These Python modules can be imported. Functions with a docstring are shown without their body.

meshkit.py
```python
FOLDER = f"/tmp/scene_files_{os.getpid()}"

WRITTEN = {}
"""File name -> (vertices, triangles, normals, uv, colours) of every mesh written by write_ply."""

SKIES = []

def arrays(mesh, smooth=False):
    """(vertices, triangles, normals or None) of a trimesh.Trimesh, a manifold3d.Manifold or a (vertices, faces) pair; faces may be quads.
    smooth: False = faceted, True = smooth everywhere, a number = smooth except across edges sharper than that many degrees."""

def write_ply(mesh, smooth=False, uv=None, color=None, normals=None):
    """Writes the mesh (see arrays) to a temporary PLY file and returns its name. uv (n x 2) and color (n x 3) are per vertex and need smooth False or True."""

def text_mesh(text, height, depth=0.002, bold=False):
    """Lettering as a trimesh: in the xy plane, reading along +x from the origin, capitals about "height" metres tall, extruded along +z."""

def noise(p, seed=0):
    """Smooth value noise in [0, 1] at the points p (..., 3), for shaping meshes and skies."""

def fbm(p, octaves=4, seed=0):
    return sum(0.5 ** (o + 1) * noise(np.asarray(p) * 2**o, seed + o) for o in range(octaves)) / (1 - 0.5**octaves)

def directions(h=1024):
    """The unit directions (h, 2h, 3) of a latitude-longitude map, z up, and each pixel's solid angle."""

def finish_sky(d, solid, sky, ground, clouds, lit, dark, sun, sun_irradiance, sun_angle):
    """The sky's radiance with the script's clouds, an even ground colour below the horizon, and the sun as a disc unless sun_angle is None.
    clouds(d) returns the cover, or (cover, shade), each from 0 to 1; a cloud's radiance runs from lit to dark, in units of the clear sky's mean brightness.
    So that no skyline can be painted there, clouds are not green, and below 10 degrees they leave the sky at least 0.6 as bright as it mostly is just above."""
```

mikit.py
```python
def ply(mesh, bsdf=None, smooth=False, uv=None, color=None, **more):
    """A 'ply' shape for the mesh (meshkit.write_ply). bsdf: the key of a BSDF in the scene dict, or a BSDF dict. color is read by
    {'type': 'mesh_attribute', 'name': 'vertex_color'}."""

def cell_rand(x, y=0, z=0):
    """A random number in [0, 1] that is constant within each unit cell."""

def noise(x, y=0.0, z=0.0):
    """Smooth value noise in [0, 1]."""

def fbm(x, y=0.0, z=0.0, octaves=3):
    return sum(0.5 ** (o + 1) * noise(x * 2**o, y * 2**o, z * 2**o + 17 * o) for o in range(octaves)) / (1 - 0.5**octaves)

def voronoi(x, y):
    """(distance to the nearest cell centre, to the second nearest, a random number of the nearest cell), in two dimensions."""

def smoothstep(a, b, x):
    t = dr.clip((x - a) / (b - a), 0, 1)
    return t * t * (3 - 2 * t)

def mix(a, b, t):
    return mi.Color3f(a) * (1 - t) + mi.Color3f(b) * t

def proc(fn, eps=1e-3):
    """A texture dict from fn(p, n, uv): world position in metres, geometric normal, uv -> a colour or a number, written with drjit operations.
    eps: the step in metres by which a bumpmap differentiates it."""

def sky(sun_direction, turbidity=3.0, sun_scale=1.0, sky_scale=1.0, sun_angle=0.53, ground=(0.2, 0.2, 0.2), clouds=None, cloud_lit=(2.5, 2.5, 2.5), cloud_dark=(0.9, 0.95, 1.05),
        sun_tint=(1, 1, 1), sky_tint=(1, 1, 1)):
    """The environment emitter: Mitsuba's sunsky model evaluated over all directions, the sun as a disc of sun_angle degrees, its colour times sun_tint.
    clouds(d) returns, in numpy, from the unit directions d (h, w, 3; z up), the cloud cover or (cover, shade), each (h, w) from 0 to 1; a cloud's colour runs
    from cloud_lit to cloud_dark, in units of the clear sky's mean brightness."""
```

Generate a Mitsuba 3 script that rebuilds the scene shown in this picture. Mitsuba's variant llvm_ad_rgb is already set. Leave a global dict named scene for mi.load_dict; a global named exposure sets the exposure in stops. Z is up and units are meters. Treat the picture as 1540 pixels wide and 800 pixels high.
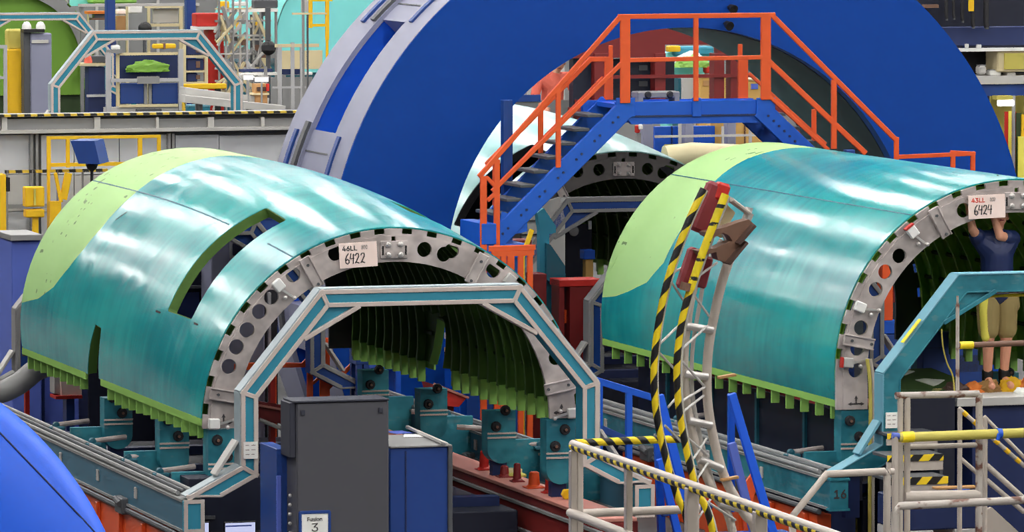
import math, random
import numpy as np, trimesh, shapely
import shapely.geometry as sg
import manifold3d as m3
import drjit as dr
import mitsuba as mi
import mikit, meshkit
from mikit import noise, fbm, smoothstep, mix

random.seed(7)
T = mi.ScalarTransform4f
scene, labels = {}, {}

# ------------------------------------------------------------------ camera, light, exposure
G = 0.6                                    # metres per drawing unit: everything below is drawn in units and scaled by G when it is written
Z0 = 3.0                                   # height of the barrel tools' axes above the floor
FOCAL = 8621.0                             # pixels, of a 1540 x 800 picture
YAW, PITCH = 0.294, 0.072
CAM = np.array([-34.489, -85.957, 8.333 + Z0])
FWD = np.array([math.sin(YAW) * math.cos(PITCH), math.cos(YAW) * math.cos(PITCH), -math.sin(PITCH)])
RGT = np.array([math.cos(YAW), -math.sin(YAW), 0.0])
UPV = np.cross(RGT, FWD)
exposure = -0.2
scene['camera'] = {'type': 'perspective', 'fov_axis': 'x', 'fov': math.degrees(2 * math.atan(770 / FOCAL)),
                   'near_clip': 1.0, 'far_clip': 1000.0,
                   'to_world': T().look_at(origin=(CAM * G).tolist(), target=((CAM + FWD) * G).tolist(), up=[0, 0, 1])}
LAMP = 28.0                                # radiance of the ceiling lamps
CEIL = 21.0


# ------------------------------------------------------------------ helpers
def proc(fn, eps=1e-3):
    return mikit.proc(lambda p, n, uv: fn(p / G, n, uv), eps * G)


def A(px, py, Y):
    """The point of the plane y = Y (world) seen at a pixel of the photograph: used to read sizes and places off it."""
    d = FWD + RGT * (px - 770) / FOCAL - UPV * (py - 400) / FOCAL
    return CAM + d * ((Y - CAM[1]) / d[1])


def AZ(px, py, z):
    d = FWD + RGT * (px - 770) / FOCAL - UPV * (py - 400) / FOCAL
    return CAM + d * ((z - CAM[2]) / d[2])


def lin(rgb):
    c = np.asarray(rgb, float) / 255
    return np.where(c <= 0.04045, c / 12.92, ((c + 0.055) / 1.055) ** 2.4).tolist()


def M(name, rgb, rough=0.5, metal=0.0, spec=0.5, coat=0.0, tex=None, bump=None, rtex=None):
    b = {'type': 'principled', 'base_color': tex or {'type': 'rgb', 'value': lin(rgb)}, 'roughness': rtex or float(rough), 'metallic': float(metal)}
    if not metal:
        b['specular'] = float(spec)
    if coat:
        b['clearcoat'] = float(coat)
        b['clearcoat_gloss'] = 0.9
    if bump:
        b = {'type': 'bumpmap', 'arbitrary': bump[0], 'scale': bump[1] * G, 'nested': b}
    scene['m_' + name] = {'type': 'twosided', 'bsdf': b}
    return name


_n = {}


def uniq(name):
    k = _n.get(name, 0)
    _n[name] = k + 1
    return name if k == 0 else f'{name}_{k:03d}'


_chamfer_faces = None


def _chamfer():
    global _chamfer_faces
    v = np.array([[sx * (1 if a == 0 else .8), sy * (1 if a == 1 else .8), sz * (1 if a == 2 else .8)] for sx in (-1, 1) for sy in (-1, 1) for sz in (-1, 1) for a in range(3)])
    h = trimesh.convex.convex_hull(v)
    # map the hull's vertices back to our order
    idx = [int(np.argmin(((v - p) ** 2).sum(1))) for p in h.vertices]
    _chamfer_faces = np.array([[idx[i] for i in f] for f in h.faces])


_chamfer()
_signs = [(sx, sy, sz, a) for sx in (-1, 1) for sy in (-1, 1) for sz in (-1, 1) for a in range(3)]
_BOXF = np.array([[0, 1, 3], [0, 3, 2], [4, 6, 7], [4, 7, 5], [0, 4, 5], [0, 5, 1], [2, 3, 7], [2, 7, 6], [0, 2, 6], [0, 6, 4], [1, 5, 7], [1, 7, 3]])


def nrm(v):
    v = np.asarray(v, float)
    return v / max(np.linalg.norm(v), 1e-12)


class MB:
    """Collects pieces of one mesh."""

    def __init__(self):
        self.v, self.f, self.n = [], [], 0

    def add(self, v, f):
        self.v.append(np.asarray(v, float))
        self.f.append(np.asarray(f, int) + self.n)
        self.n += len(v)
        return self

    def mesh(self):
        return trimesh.Trimesh(np.vstack(self.v), np.vstack(self.f), process=False)

    def obox(self, c, ax, half, b=0.0):
        """A box about c with axes ax (rows) and half sizes, its edges chamfered by b."""
        c, ax, half = np.asarray(c, float), np.asarray(ax, float), np.asarray(half, float)
        if np.linalg.det(ax) < 0:
            ax = ax * np.array([[1], [1], [-1]])
        b = min(b, 0.45 * half.min())
        if b <= 0:
            loc = np.array([[x, y, z] for x in (-1, 1) for y in (-1, 1) for z in (-1, 1)]) * half
            return self.add(c + loc @ ax, _BOXF)
        loc = np.array([[s[k] * (half[k] - (0 if s[3] == k else b)) for k in range(3)] for s in _signs])
        return self.add(c + loc @ ax, _chamfer_faces)

    def box(self, x0, x1, y0, y1, z0, z1, b=0.0):
        return self.obox([(x0 + x1) / 2, (y0 + y1) / 2, (z0 + z1) / 2], np.eye(3), [abs(x1 - x0) / 2, abs(y1 - y0) / 2, abs(z1 - z0) / 2], b)

    def bar(self, p, q, w, h, up=(0, 0, 1), b=0.0, ext=0.0):
        """A straight bar from p to q: w across, h along up."""
        p, q = np.asarray(p, float), np.asarray(q, float)
        d = nrm(q - p)
        u = np.asarray(up, float)
        if abs(d @ nrm(u)) > 0.98:
            u = np.array([0, 1.0, 0]) if abs(d[1]) < 0.9 else np.array([1.0, 0, 0])
        s = nrm(np.cross(d, u))
        t = np.cross(s, d)
        return self.obox((p + q) / 2, [d, s, t], [np.linalg.norm(q - p) / 2 + ext, w / 2, h / 2], b)

    def tube(self, pts, r, n=8, caps=True):
        pts = np.asarray(pts, float)
        rs = np.broadcast_to(np.asarray(r, float), (len(pts),))
        d = np.gradient(pts, axis=0)
        d /= np.maximum(np.linalg.norm(d, axis=1, keepdims=True), 1e-9)
        u = np.array([0, 0, 1.0]) if abs(d[0][2]) < 0.9 else np.array([0, 1.0, 0])
        V = []
        for i in range(len(pts)):
            s = nrm(np.cross(d[i], u))
            t = np.cross(s, d[i])
            u = t
            a = np.arange(n) * 2 * np.pi / n
            # widen at bends so the tube keeps its width
            V.append(pts[i] + rs[i] * (np.cos(a)[:, None] * s + np.sin(a)[:, None] * t))
        V = np.vstack(V)
        F = []
        for i in range(len(pts) - 1):
            for k in range(n):
                a0, a1, b0, b1 = i * n + k, i * n + (k + 1) % n, (i + 1) * n + k, (i + 1) * n + (k + 1) % n
                F += [[a0, b1, a1], [a0, b0, b1]]
        if caps:
            m = len(V)
            V = np.vstack([V, pts[0], pts[-1]])
            for k in range(n):
                F += [[m, k, (k + 1) % n], [m + 1, (len(pts) - 1) * n + (k + 1) % n, (len(pts) - 1) * n + k]]
        return self.add(V, np.array(F)[:, ::-1])

    def prism(self, poly, org, ex, ey, ez, depth):
        """A shapely polygon (or ring of points) in the plane (org; ex, ey), extruded by depth along ez."""
        V, F = extrude(poly, depth)
        P = np.asarray(org, float) + V[:, :1] * np.asarray(ex, float) + V[:, 1:2] * np.asarray(ey, float) + V[:, 2:] * np.asarray(ez, float)
        if np.linalg.det(np.array([ex, ey, ez], float)) < 0:
            F = F[:, ::-1]
        return self.add(P, F)

    def lathe(self, prof, c, ax=(0, 0, 1), n=24):
        """A profile of (radius, height) turned about the axis ax through c."""
        ax = nrm(ax)
        u = nrm(np.cross(ax, [0.3, 0.9, 0.2]))
        w = np.cross(ax, u)
        a = np.arange(n) * 2 * np.pi / n
        V = np.vstack([np.asarray(c) + h * ax + r * (np.cos(a)[:, None] * u + np.sin(a)[:, None] * w) for r, h in prof])
        F = []
        for i in range(len(prof) - 1):
            for k in range(n):
                a0, a1, b0, b1 = i * n + k, i * n + (k + 1) % n, (i + 1) * n + k, (i + 1) * n + (k + 1) % n
                F += [[a0, a1, b1], [a0, b1, b0]]
        return self.add(V, np.array(F))


def _contours(poly):
    if isinstance(poly, (list, tuple, np.ndarray)):
        poly = sg.Polygon(poly)
    out = []
    for g in getattr(poly, 'geoms', [poly]):
        if g.is_empty or g.geom_type != 'Polygon':
            continue
        out.append(np.array(g.exterior.coords)[:-1])
        out += [np.array(i.coords)[:-1] for i in g.interiors]
    return out


def extrude(poly, depth, refine=None):
    m = m3.CrossSection(_contours(poly), m3.FillRule.EvenOdd).extrude(depth)
    if refine:
        m = m.refine_to_length(refine)
    q = m.to_mesh()
    return np.array(q.vert_properties[:, :3], float), np.array(q.tri_verts, int)


def tag(key, label=None, cat=None, group=None, kind=None):
    d = {}
    if label:
        d['label'] = label
    if cat:
        d['category'] = cat
    if group:
        d['group'] = group
    if kind:
        d['kind'] = kind
    if d:
        labels[key] = d
    return key


def thing(name, label, cat, group=None):
    return tag(uniq(name), label, cat, group)


def put(mesh, mat, name, parent=None, smooth=False, label=None, **more):
    """One entry of the scene: a part of parent, or the thing itself when name is None."""
    key = parent if name is None else uniq((parent + '__' if parent else '') + name)
    m = mesh.mesh() if isinstance(mesh, MB) else mesh
    scene[key] = mikit.ply(trimesh.Trimesh(np.asarray(m.vertices) * G, m.faces, process=False), 'm_' + mat, smooth=smooth, **more)
    if label:
        labels.setdefault(key, {})['label'] = label
    return key


def solo(mesh, mat, name, label, cat, group=None, smooth=False, **more):
    key = thing(name, label, cat, group)
    return put(mesh, mat, None, key, smooth, **more)


def text_on(s, p, h, mat, parent, name='lettering', ex=(1, 0, 0), ey=(0, 0, 1), ez=(0, -1, 0), bold=False, depth=0.004, center=False, stretch=1.0):
    m = meshkit.text_mesh(s, h, depth, bold)
    v = np.array(m.vertices)
    v[:, 0] *= stretch
    if center:
        v[:, 0] -= v[:, 0].max() / 2
    P = np.asarray(p, float) + v[:, :1] * np.asarray(ex, float) + v[:, 1:2] * np.asarray(ey, float) + v[:, 2:] * np.asarray(ez, float)
    return put(trimesh.Trimesh(P, m.faces, process=False), mat, name, parent)


def stroke(paths, p, scale, r, ex=(1, 0, 0), ey=(0, 0, 1), off=(0, -1, 0)):
    """Handwriting: thin tubes along polylines given in letter units."""
    m = MB()
    for path in paths:
        q = [np.asarray(p, float) + np.asarray(ex, float) * a * scale + np.asarray(ey, float) * b * scale + np.asarray(off, float) * r * .3 for a, b in path]
        m.tube(q, r, 4)
    return m


def smooth_path(pts, n=6):
    """A Catmull-Rom curve through the points."""
    p = np.asarray(pts, float)
    p = np.vstack([2 * p[0] - p[1], p, 2 * p[-1] - p[-2]])
    out = []
    for i in range(1, len(p) - 2):
        for t in np.linspace(0, 1, n, endpoint=False):
            out.append(0.5 * (2 * p[i] + (p[i + 1] - p[i - 1]) * t + (2 * p[i - 1] - 5 * p[i] + 4 * p[i + 1] - p[i + 2]) * t * t + (3 * p[i] - p[i - 1] - 3 * p[i + 1] + p[i + 2]) * t ** 3))
    out.append(p[-2])
    return np.array(out)


# ------------------------------------------------------------------ materials
def film_color(p, n, uv):
    a = fbm(p.x * .9, p.y * .35, p.z * .9, 4)
    b = fbm(p.x * .9 + 3 * a, p.y * 7.0, p.z * .9, 3)
    c = mix(lin((12, 122, 130)), lin((30, 152, 150)), smoothstep(.3, .72, a * .72 + b * .28))
    return c


def film_rough(p, n, uv):
    a = fbm(p.x * 1.6 + 5, p.y * .5, p.z * 1.6, 3)
    b = fbm(p.x * .6, p.y * 6.0, p.z * .6, 3)
    return 0.16 + 0.1 * smoothstep(.35, .7, a) + .07 * smoothstep(.5, .8, b)


def film_bump(p, n, uv):
    return fbm(p.x * 1.3, p.y * .5, p.z * 1.3, 2) + .16 * fbm(p.x * 1.0, p.y * 6.0, p.z * 1.0, 2)


def lime_color(p, n, uv):
    a = fbm(p.x * .5, p.y * .5, p.z * .5, 3)
    sp = smoothstep(.80, .84, noise(p.x * 9, p.y * 9, p.z * 9)) * smoothstep(.55, .6, noise(p.x * 1.1, p.y * 1.1, p.z * 1.1))
    return mix(mix(lin((150, 190, 116)), lin((166, 204, 140)), a), lin((70, 90, 60)), sp * .7)


def steel_color(p, n, uv):
    a = fbm(p.x * 3, p.y * 3, p.z * 3, 4)
    return mix(lin((150, 141, 138)), lin((190, 180, 176)), smoothstep(.25, .75, a))


def teal_color(p, n, uv):
    a = fbm(p.x * 2.2, p.y * 2.2, p.z * 2.2, 4)
    s = smoothstep(.62, .8, fbm(p.x * 5, p.y * 1.5, p.z * 9, 3))
    return mix(mix(lin((26, 100, 116)), lin((48, 130, 144)), smoothstep(.3, .7, a)), lin((120, 140, 140)), s * .35)


def rust_color(p, n, uv):
    a = fbm(p.x * 7, p.y * 7, p.z * 7, 4)
    return mix(lin((176, 168, 160)), lin((106, 70, 58)), smoothstep(.52, .68, a))


def floor_color(p, n, uv):
    a = fbm(p.x * .4, p.y * .4, 0, 4)
    return mix(lin((44, 44, 48)), lin((66, 64, 64)), a)


M('film', 0, tex=proc(film_color), rtex=proc(film_rough), spec=.95, coat=.45, bump=(proc(film_bump, eps=.01), .0028))
M('lime', 0, .6, tex=proc(lime_color), spec=.3)
M('lime_edge', (136, 182, 88), .6, spec=.3)
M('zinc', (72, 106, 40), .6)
M('zinc_lit', (146, 196, 80), .6)  # same primer as zinc, brightened: light inside the right barrel put into the colour
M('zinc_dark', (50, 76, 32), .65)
M('film_lamplit', (150, 208, 206), .22, spec=.9, coat=.5)  # the teal film again, paled: lamp reflection put into the base colour
M('steel', 0, .45, tex=proc(steel_color), spec=.5)
M('steel_bright', (206, 202, 198), .35, .6)
M('trim', (196, 184, 176), .4, spec=.6)
M('teal', 0, .45, tex=proc(teal_color))
M('teal_worn', (60, 104, 126), .45)
M('flange_grey', (152, 166, 172), .45)
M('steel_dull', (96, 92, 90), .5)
M('teal_flat', (46, 134, 158), .5)
M('teal_light', (100, 156, 174), .5)
M('teal_dark', (24, 84, 100), .5)
M('navy', (22, 38, 84), .5)
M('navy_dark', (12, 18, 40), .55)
M('ring_blue', (6, 62, 148), .5, spec=.2)
M('ring_grey', (132, 134, 156), .5)
M('blue', (20, 82, 190), .4)
M('blue_bright', (26, 92, 222), .45)
M('blue_mid', (24, 60, 130), .45)
M('lavender', (84, 104, 190), .5)
M('orange', (222, 84, 34), .42)
M('red', (180, 36, 28), .5)
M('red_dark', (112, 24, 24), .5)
M('maroon', (124, 40, 48), .6)
M('red_beam', (124, 36, 34), .5)
M('pinkish', (178, 116, 104), .55)
M('yellow', (232, 184, 20), .45)
M('yellow_tape', (244, 218, 30), .4)
M('yellow_pad', (190, 178, 84), .6)
M('black', (16, 16, 18), .5)
M('black_soft', (30, 30, 34), .6)
M('cabinet', (74, 74, 80), .5)
M('cabinet_side', (48, 50, 62), .5)
M('grey', (132, 132, 132), .5)
M('grey_light', (184, 182, 178), .5)
M('grey_dark', (74, 76, 80), .5)
M('white', (232, 232, 228), .5)
M('paper', (246, 224, 214), .7)
M('paper_white', (238, 238, 232), .7)
M('ink', (56, 52, 54), .7)
M('ink_light', (150, 140, 138), .7)
M('ink_red', (196, 60, 40), .7)
M('pipe', (182, 172, 162), .45)
M('pipe_rust', 0, .5, tex=proc(rust_color))
M('beige', (204, 190, 150), .5)
M('tan', (206, 164, 90), .6)
M('wood', (176, 132, 84), .6)
M('brown', (112, 82, 66), .55)
M('brown_dark', (70, 50, 44), .6)
M('cyan', (126, 216, 214), .35)
M('green', (110, 156, 50), .6)
M('green_dark', (44, 66, 30), .6)
M('skin', (222, 160, 130), .6)
M('hair', (46, 34, 28), .7)
M('salmon', (224, 104, 84), .7)
M('khaki', (150, 132, 84), .8)
M('hivis', (226, 216, 90), .7)
M('cloth_tan', (150, 112, 64), .8)
M('cloth_yellow', (214, 168, 30), .8)
M('cloth_orange', (214, 120, 50), .8)
M('floor', 0, .6, tex=proc(floor_color))
M('wall', (108, 110, 114), .7)
M('ceiling', (104, 104, 104), .8)
scene['m_screen'] = {'type': 'diffuse', 'reflectance': {'type': 'rgb', 'value': [.1, .1, .12]}}
scene['m_lamp'] = {'type': 'diffuse', 'reflectance': {'type': 'rgb', 'value': [.8, .8, .8]}}


def emit(key, rgb):
    scene[key]['emitter'] = {'type': 'area', 'radiance': {'type': 'rgb', 'value': list(rgb)}}


# ------------------------------------------------------------------ the hall
X0, X1, Y0, Y1 = -75.0, 85.0, -118.0, 175.0


def struct(name, mesh, mat):
    k = put(mesh, mat, name)
    tag(k, kind='structure')
    return k


struct('floor', MB().box(X0, X1, Y0, Y1, -.3, 0), 'floor')
ceil = struct('ceiling', MB().box(X0, X1, Y0, Y1, CEIL, CEIL + .3), 'ceiling')
struct('wall_back', MB().box(X0, X1, Y1, Y1 + .3, 0, CEIL), 'wall')
struct('wall_front', MB().box(X0, X1, Y0 - .3, Y0, 0, CEIL), 'wall')
struct('wall_left', MB().box(X0 - .3, X0, Y0, Y1, 0, CEIL), 'wall')
struct('wall_right', MB().box(X1, X1 + .3, Y0, Y1, 0, CEIL), 'wall')
for ix in range(11):
    for iy in range(3, 19):
        x, y = -34 + ix * 9.6, Y0 + 8 + iy * 15.4
        k = uniq(ceil + '__light_panel')
        scene[k] = {'type': 'rectangle', 'bsdf': {'type': 'ref', 'id': 'm_lamp'},
                    'to_world': T().scale(G).translate([x, y, CEIL - .05]).rotate([1, 0, 0], 180).scale([.75, 4.2, 1]),
                    'emitter': {'type': 'area', 'radiance': {'type': 'rgb', 'value': [LAMP, LAMP * .98, LAMP * .94]}}}


# ------------------------------------------------------------------ barrel tools: half-barrel fuselage panels on their cradles
class Tool:
    """Geometry of one tool: axis at x0, front at y0; the panel's circle sinks by dz towards the front."""
    R, HALF, WE = 3.09, 4.9, -.42

    def __init__(self, x0, y0, dz, L, z=Z0):
        self.x0, self.y0, self.dz, self.L, self.z = x0, y0, dz, L, z

    def zc(self, v):
        return self.dz * (1 - np.clip(np.asarray(v, float) / 10, 0, 1)) ** 2

    def pt(self, s, v, r=0.0):
        """The point at arc coordinate s (metres, 0 = crown) and distance v from the front, r outside the skin."""
        s, v = np.broadcast_arrays(np.asarray(s, float), np.asarray(v, float))
        zc = self.zc(v)
        ph = s / self.HALF * np.arccos((self.WE - zc) / self.R)
        return np.stack([self.x0 + (self.R + r) * np.sin(ph), self.y0 + v, self.z + zc + (self.R + r) * np.cos(ph)], -1)

    def P(self, u, v, w):
        return np.array([self.x0 + u, self.y0 + v, self.z + w])

    def sheet(self, poly, r0, th, refine=.22):
        V, F = extrude(poly, th, refine)
        return trimesh.Trimesh(self.pt(V[:, 0], V[:, 1], r0 + V[:, 2]), F[:, ::-1], process=False)

    def rib(self, s0, s1, v0, v1, r0, r1, n=48):
        """A curved bar round the barrel."""
        s = np.linspace(s0, s1, n)
        V = np.vstack([self.pt(s, v, r) for v, r in ((v0, r0), (v1, r0), (v1, r1), (v0, r1))])
        F = []
        for i in range(n - 1):
            for k in range(4):
                a, b = k * n + i, ((k + 1) % 4) * n + i
                F += [[a, b, b + 1], [a, b + 1, a + 1]]
        F += [[0, n, 2 * n], [0, 2 * n, 3 * n], [n - 1, 3 * n - 1, 2 * n - 1], [n - 1, 4 * n - 1, 3 * n - 1]]
        return np.array(V), np.array(F)


def panel(t, label, slots, lime, pitch, seam=True, marks=(), full=True, film='film', lining='zinc', prim='zinc'):
    key = thing('fuselage_panel', label, 'fuselage panel')
    dom = sg.box(-t.HALF, 0, t.HALF, t.L)
    cut = [sg.Polygon(s).buffer(.1, join_style=1).buffer(-.1) for s in slots]
    cut = [sg.Polygon(s).buffer(-.07).buffer(.07) for s in slots]
    for c in cut:
        dom = dom.difference(c)
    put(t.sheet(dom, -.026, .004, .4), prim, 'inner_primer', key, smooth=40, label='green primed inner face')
    end = sg.Polygon(lime + [(-a, b) for a, b in lime[::-1]])
    put(t.sheet(dom.difference(end), -.02, .02), film, 'skin', key, smooth=40)
    if end.area > 0:
        put(t.sheet(dom.intersection(end), -.02, .0215), 'lime', 'primer_band', key, smooth=40, label='bare lime green primer at the far end')
    rng = [(c.bounds[0], c.bounds[2], c.bounds[1], c.bounds[3]) for c in cut]   # s0 s1 v0 v1
    # hoop frames with their end tabs
    v = .28
    while v < t.L - .1:
        inside = [r for r in rng if r[2] - .06 < v < r[3] + .06]
        spans = [(-t.HALF, t.HALF)]
        for r in inside:
            spans = [q for a, b in spans for q in ((a, min(b, r[0] - .05)), (max(a, r[1] + .05), b)) if q[1] - q[0] > .15]
        for a, b in spans:
            n = max(4, int((b - a) / .2))
            fm = MB().add(*t.rib(a, b, v, v + .025, -.16, -.02, n)).add(*t.rib(a, b, v - .05, v + .025, -.185, -.158, n))
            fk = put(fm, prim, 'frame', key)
            for sgn in (-1, 1):
                if (a if sgn < 0 else b) != sgn * t.HALF:
                    continue
                p = t.pt(sgn * t.HALF, v)
                x = p[0] - sgn * .09
                h = .3 + .05 * random.random()
                tb = MB().box(x - .065, x + .065, p[1] - .05, p[1] + .012, p[2] - h, p[2] + .02)
                tb.box(x - sgn * .05 - .012, x - sgn * .05 + .012, p[1] - .05, p[1] + .09, p[2] - h * .8, p[2] + .02)
                put(tb, 'lime_edge', 'end_tab', fk)
        v += pitch
    # stringers
    if full:
        for i in range(1, 20):
            s = -t.HALF + i * 2 * t.HALF / 20
            segs = [(.1, t.L - .1)]
            for r in rng:
                if r[0] - .06 < s < r[1] + .06:
                    segs = [q for a, b in segs for q in ((a, min(b, r[2] - .05)), (max(a, r[3] + .05), b)) if q[1] - q[0] > .2]
            sm = MB()
            for a, b in segs:
                n = 14
                vv = np.linspace(a, b, n)
                ds = .035
                V = np.vstack([t.pt(s - ds, vv, -.02), t.pt(s + ds, vv, -.02), t.pt(s + ds * .6, vv, -.075), t.pt(s - ds * .6, vv, -.075)])
                F = []
                for k in range(n - 1):
                    for e in range(4):
                        a0, b0 = e * n + k, ((e + 1) % 4) * n + k
                        F += [[a0, b0, b0 + 1], [a0, b0 + 1, a0 + 1]]
                sm.add(V, F)
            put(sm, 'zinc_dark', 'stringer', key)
    # slot linings: the flange that edges every opening
    for c in cut:
        lm = t.sheet(c.buffer(.02).difference(c.buffer(-.015)).intersection(sg.box(-t.HALF, 0, t.HALF, t.L)), -.16, .15, .3)
        put(lm, lining, 'opening_flange', key)
    # lime strips along the two bottom edges
    for sgn in (-1, 1):
        segs = [(0, t.L)]
        for r in rng:
            if (sgn < 0 and r[0] < -t.HALF + .05) or (sgn > 0 and r[1] > t.HALF - .05):
                segs = [q for a, b in segs for q in ((a, r[2]), (r[3], b))]
        for a, b in segs:
            m = MB()
            vv = np.linspace(a, b, 14)
            p = t.pt(sgn * t.HALF, vv, .004)
            n = len(vv)
            V = np.vstack([p + [0, 0, .015], p + [-sgn * .03, 0, .015], p + [-sgn * .03, 0, -.1], p + [sgn * .002, 0, -.1]])
            F = []
            for k in range(n - 1):
                for e in range(4):
                    a0, b0 = e * n + k, ((e + 1) % 4) * n + k
                    F += [[a0, b0, b0 + 1], [a0, b0 + 1, a0 + 1]]
            F += [[0, n, 2 * n], [0, 2 * n, 3 * n], [n - 1, 3 * n - 1, 2 * n - 1], [n - 1, 4 * n - 1, 3 * n - 1]]
            m.add(V, F)
            put(m, 'lime_edge', 'edge_strip', key)
    if seam:
        for s in (-1.75, 1.75):
            lim = t.L - .02
            vv = np.linspace(0, lim, 30)
            ok = [not any(r[0] < s < r[1] and r[2] - .01 < q < r[3] + .01 for r in rng) for q in vv]
            m = MB()
            run = []
            for q, o in list(zip(vv, ok)) + [(None, False)]:
                if o:
                    run.append(q)
                elif len(run) > 1:
                    a = t.pt(s - .011, run, .004), t.pt(s + .011, run, .004)
                    n = len(run)
                    m.add(np.vstack(a), np.array([[[i, n + i, n + i + 1], [i, n + i + 1, i + 1]] for i in range(n - 1)]).reshape(-1, 3))
                    run = []
                else:
                    run = []
            put(m, 'teal_dark', 'lap_seam', key)
    for s, v, ds, dv in marks:
        m = MB()
        q = [(s - ds, v - dv), (s + .03 - ds, v - dv + .02), (s + .03 + ds, v + dv + .02), (s + ds, v + dv)]
        m.add(t.pt([a for a, b in q], [b for a, b in q], .005), [[0, 1, 2], [0, 2, 3]])
        put(m, 'black_soft', 'tape_mark', key)
    return key


LIME_L = [(-4.15, 13.36), (-3.99, 12.07), (-3.74, 11.12), (-3.37, 10.48), (-3.0, 10.05), (-2.59, 9.8), (-1.9, 9.85), (-1.27, 10.1), (-.81, 10.25), (-.31, 10.45), (0, 10.5)]
LIME_R = [(-4.2, 12.21), (-4.13, 11.45), (-4.0, 10.76), (-3.79, 9.87), (-3.41, 9.3), (-2.73, 9.25), (-2.03, 9.6), (-1.54, 9.9), (-1.03, 10.1), (-.5, 10.15), (0, 10.2)]
SLOT = [(-3.45, 1.84), (-1.17, 2.12), (-1.13, 3.46), (-2.4, 3.43), (-3.47, 3.3)]
SLOT_LOW = [(-5.2, 7.28), (-4.35, 7.05), (-4.09, 7.05), (-4.07, 7.5), (-4.4, 7.75), (-5.2, 8.25)]
mir = lambda p: [(-a, b) for a, b in p][::-1]
TL = Tool(-10.42, 0.0, -.58, 13.36)
TR = Tool(0.0, 0.0, 0.0, 12.2)
TB = Tool(.05, 20.7, -.58, 13.36)
panel(TL, 'teal film-covered half-barrel panel with two curved slots, under the placard reading 6422', [SLOT, mir([(a + (.25 if a > -2 else 0), b) for a, b in SLOT]), SLOT_LOW, mir(SLOT_LOW)], LIME_L, .53,
      marks=[(-.87, 4.0, .1, .03), (-.95, 1.97, .12, .03), (-2.3, 9.2, .1, -.12), (-3.55, 3.75, .0, .15), (-3.5, 1.5, .0, .12)])
panel(TR, 'teal film-covered half-barrel panel without slots on its near side, behind the hose tower', [], LIME_R, .715, prim='zinc_lit', marks=[(.05, .9, .03, .1), (-4.75, .22, .03, .03)])
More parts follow.
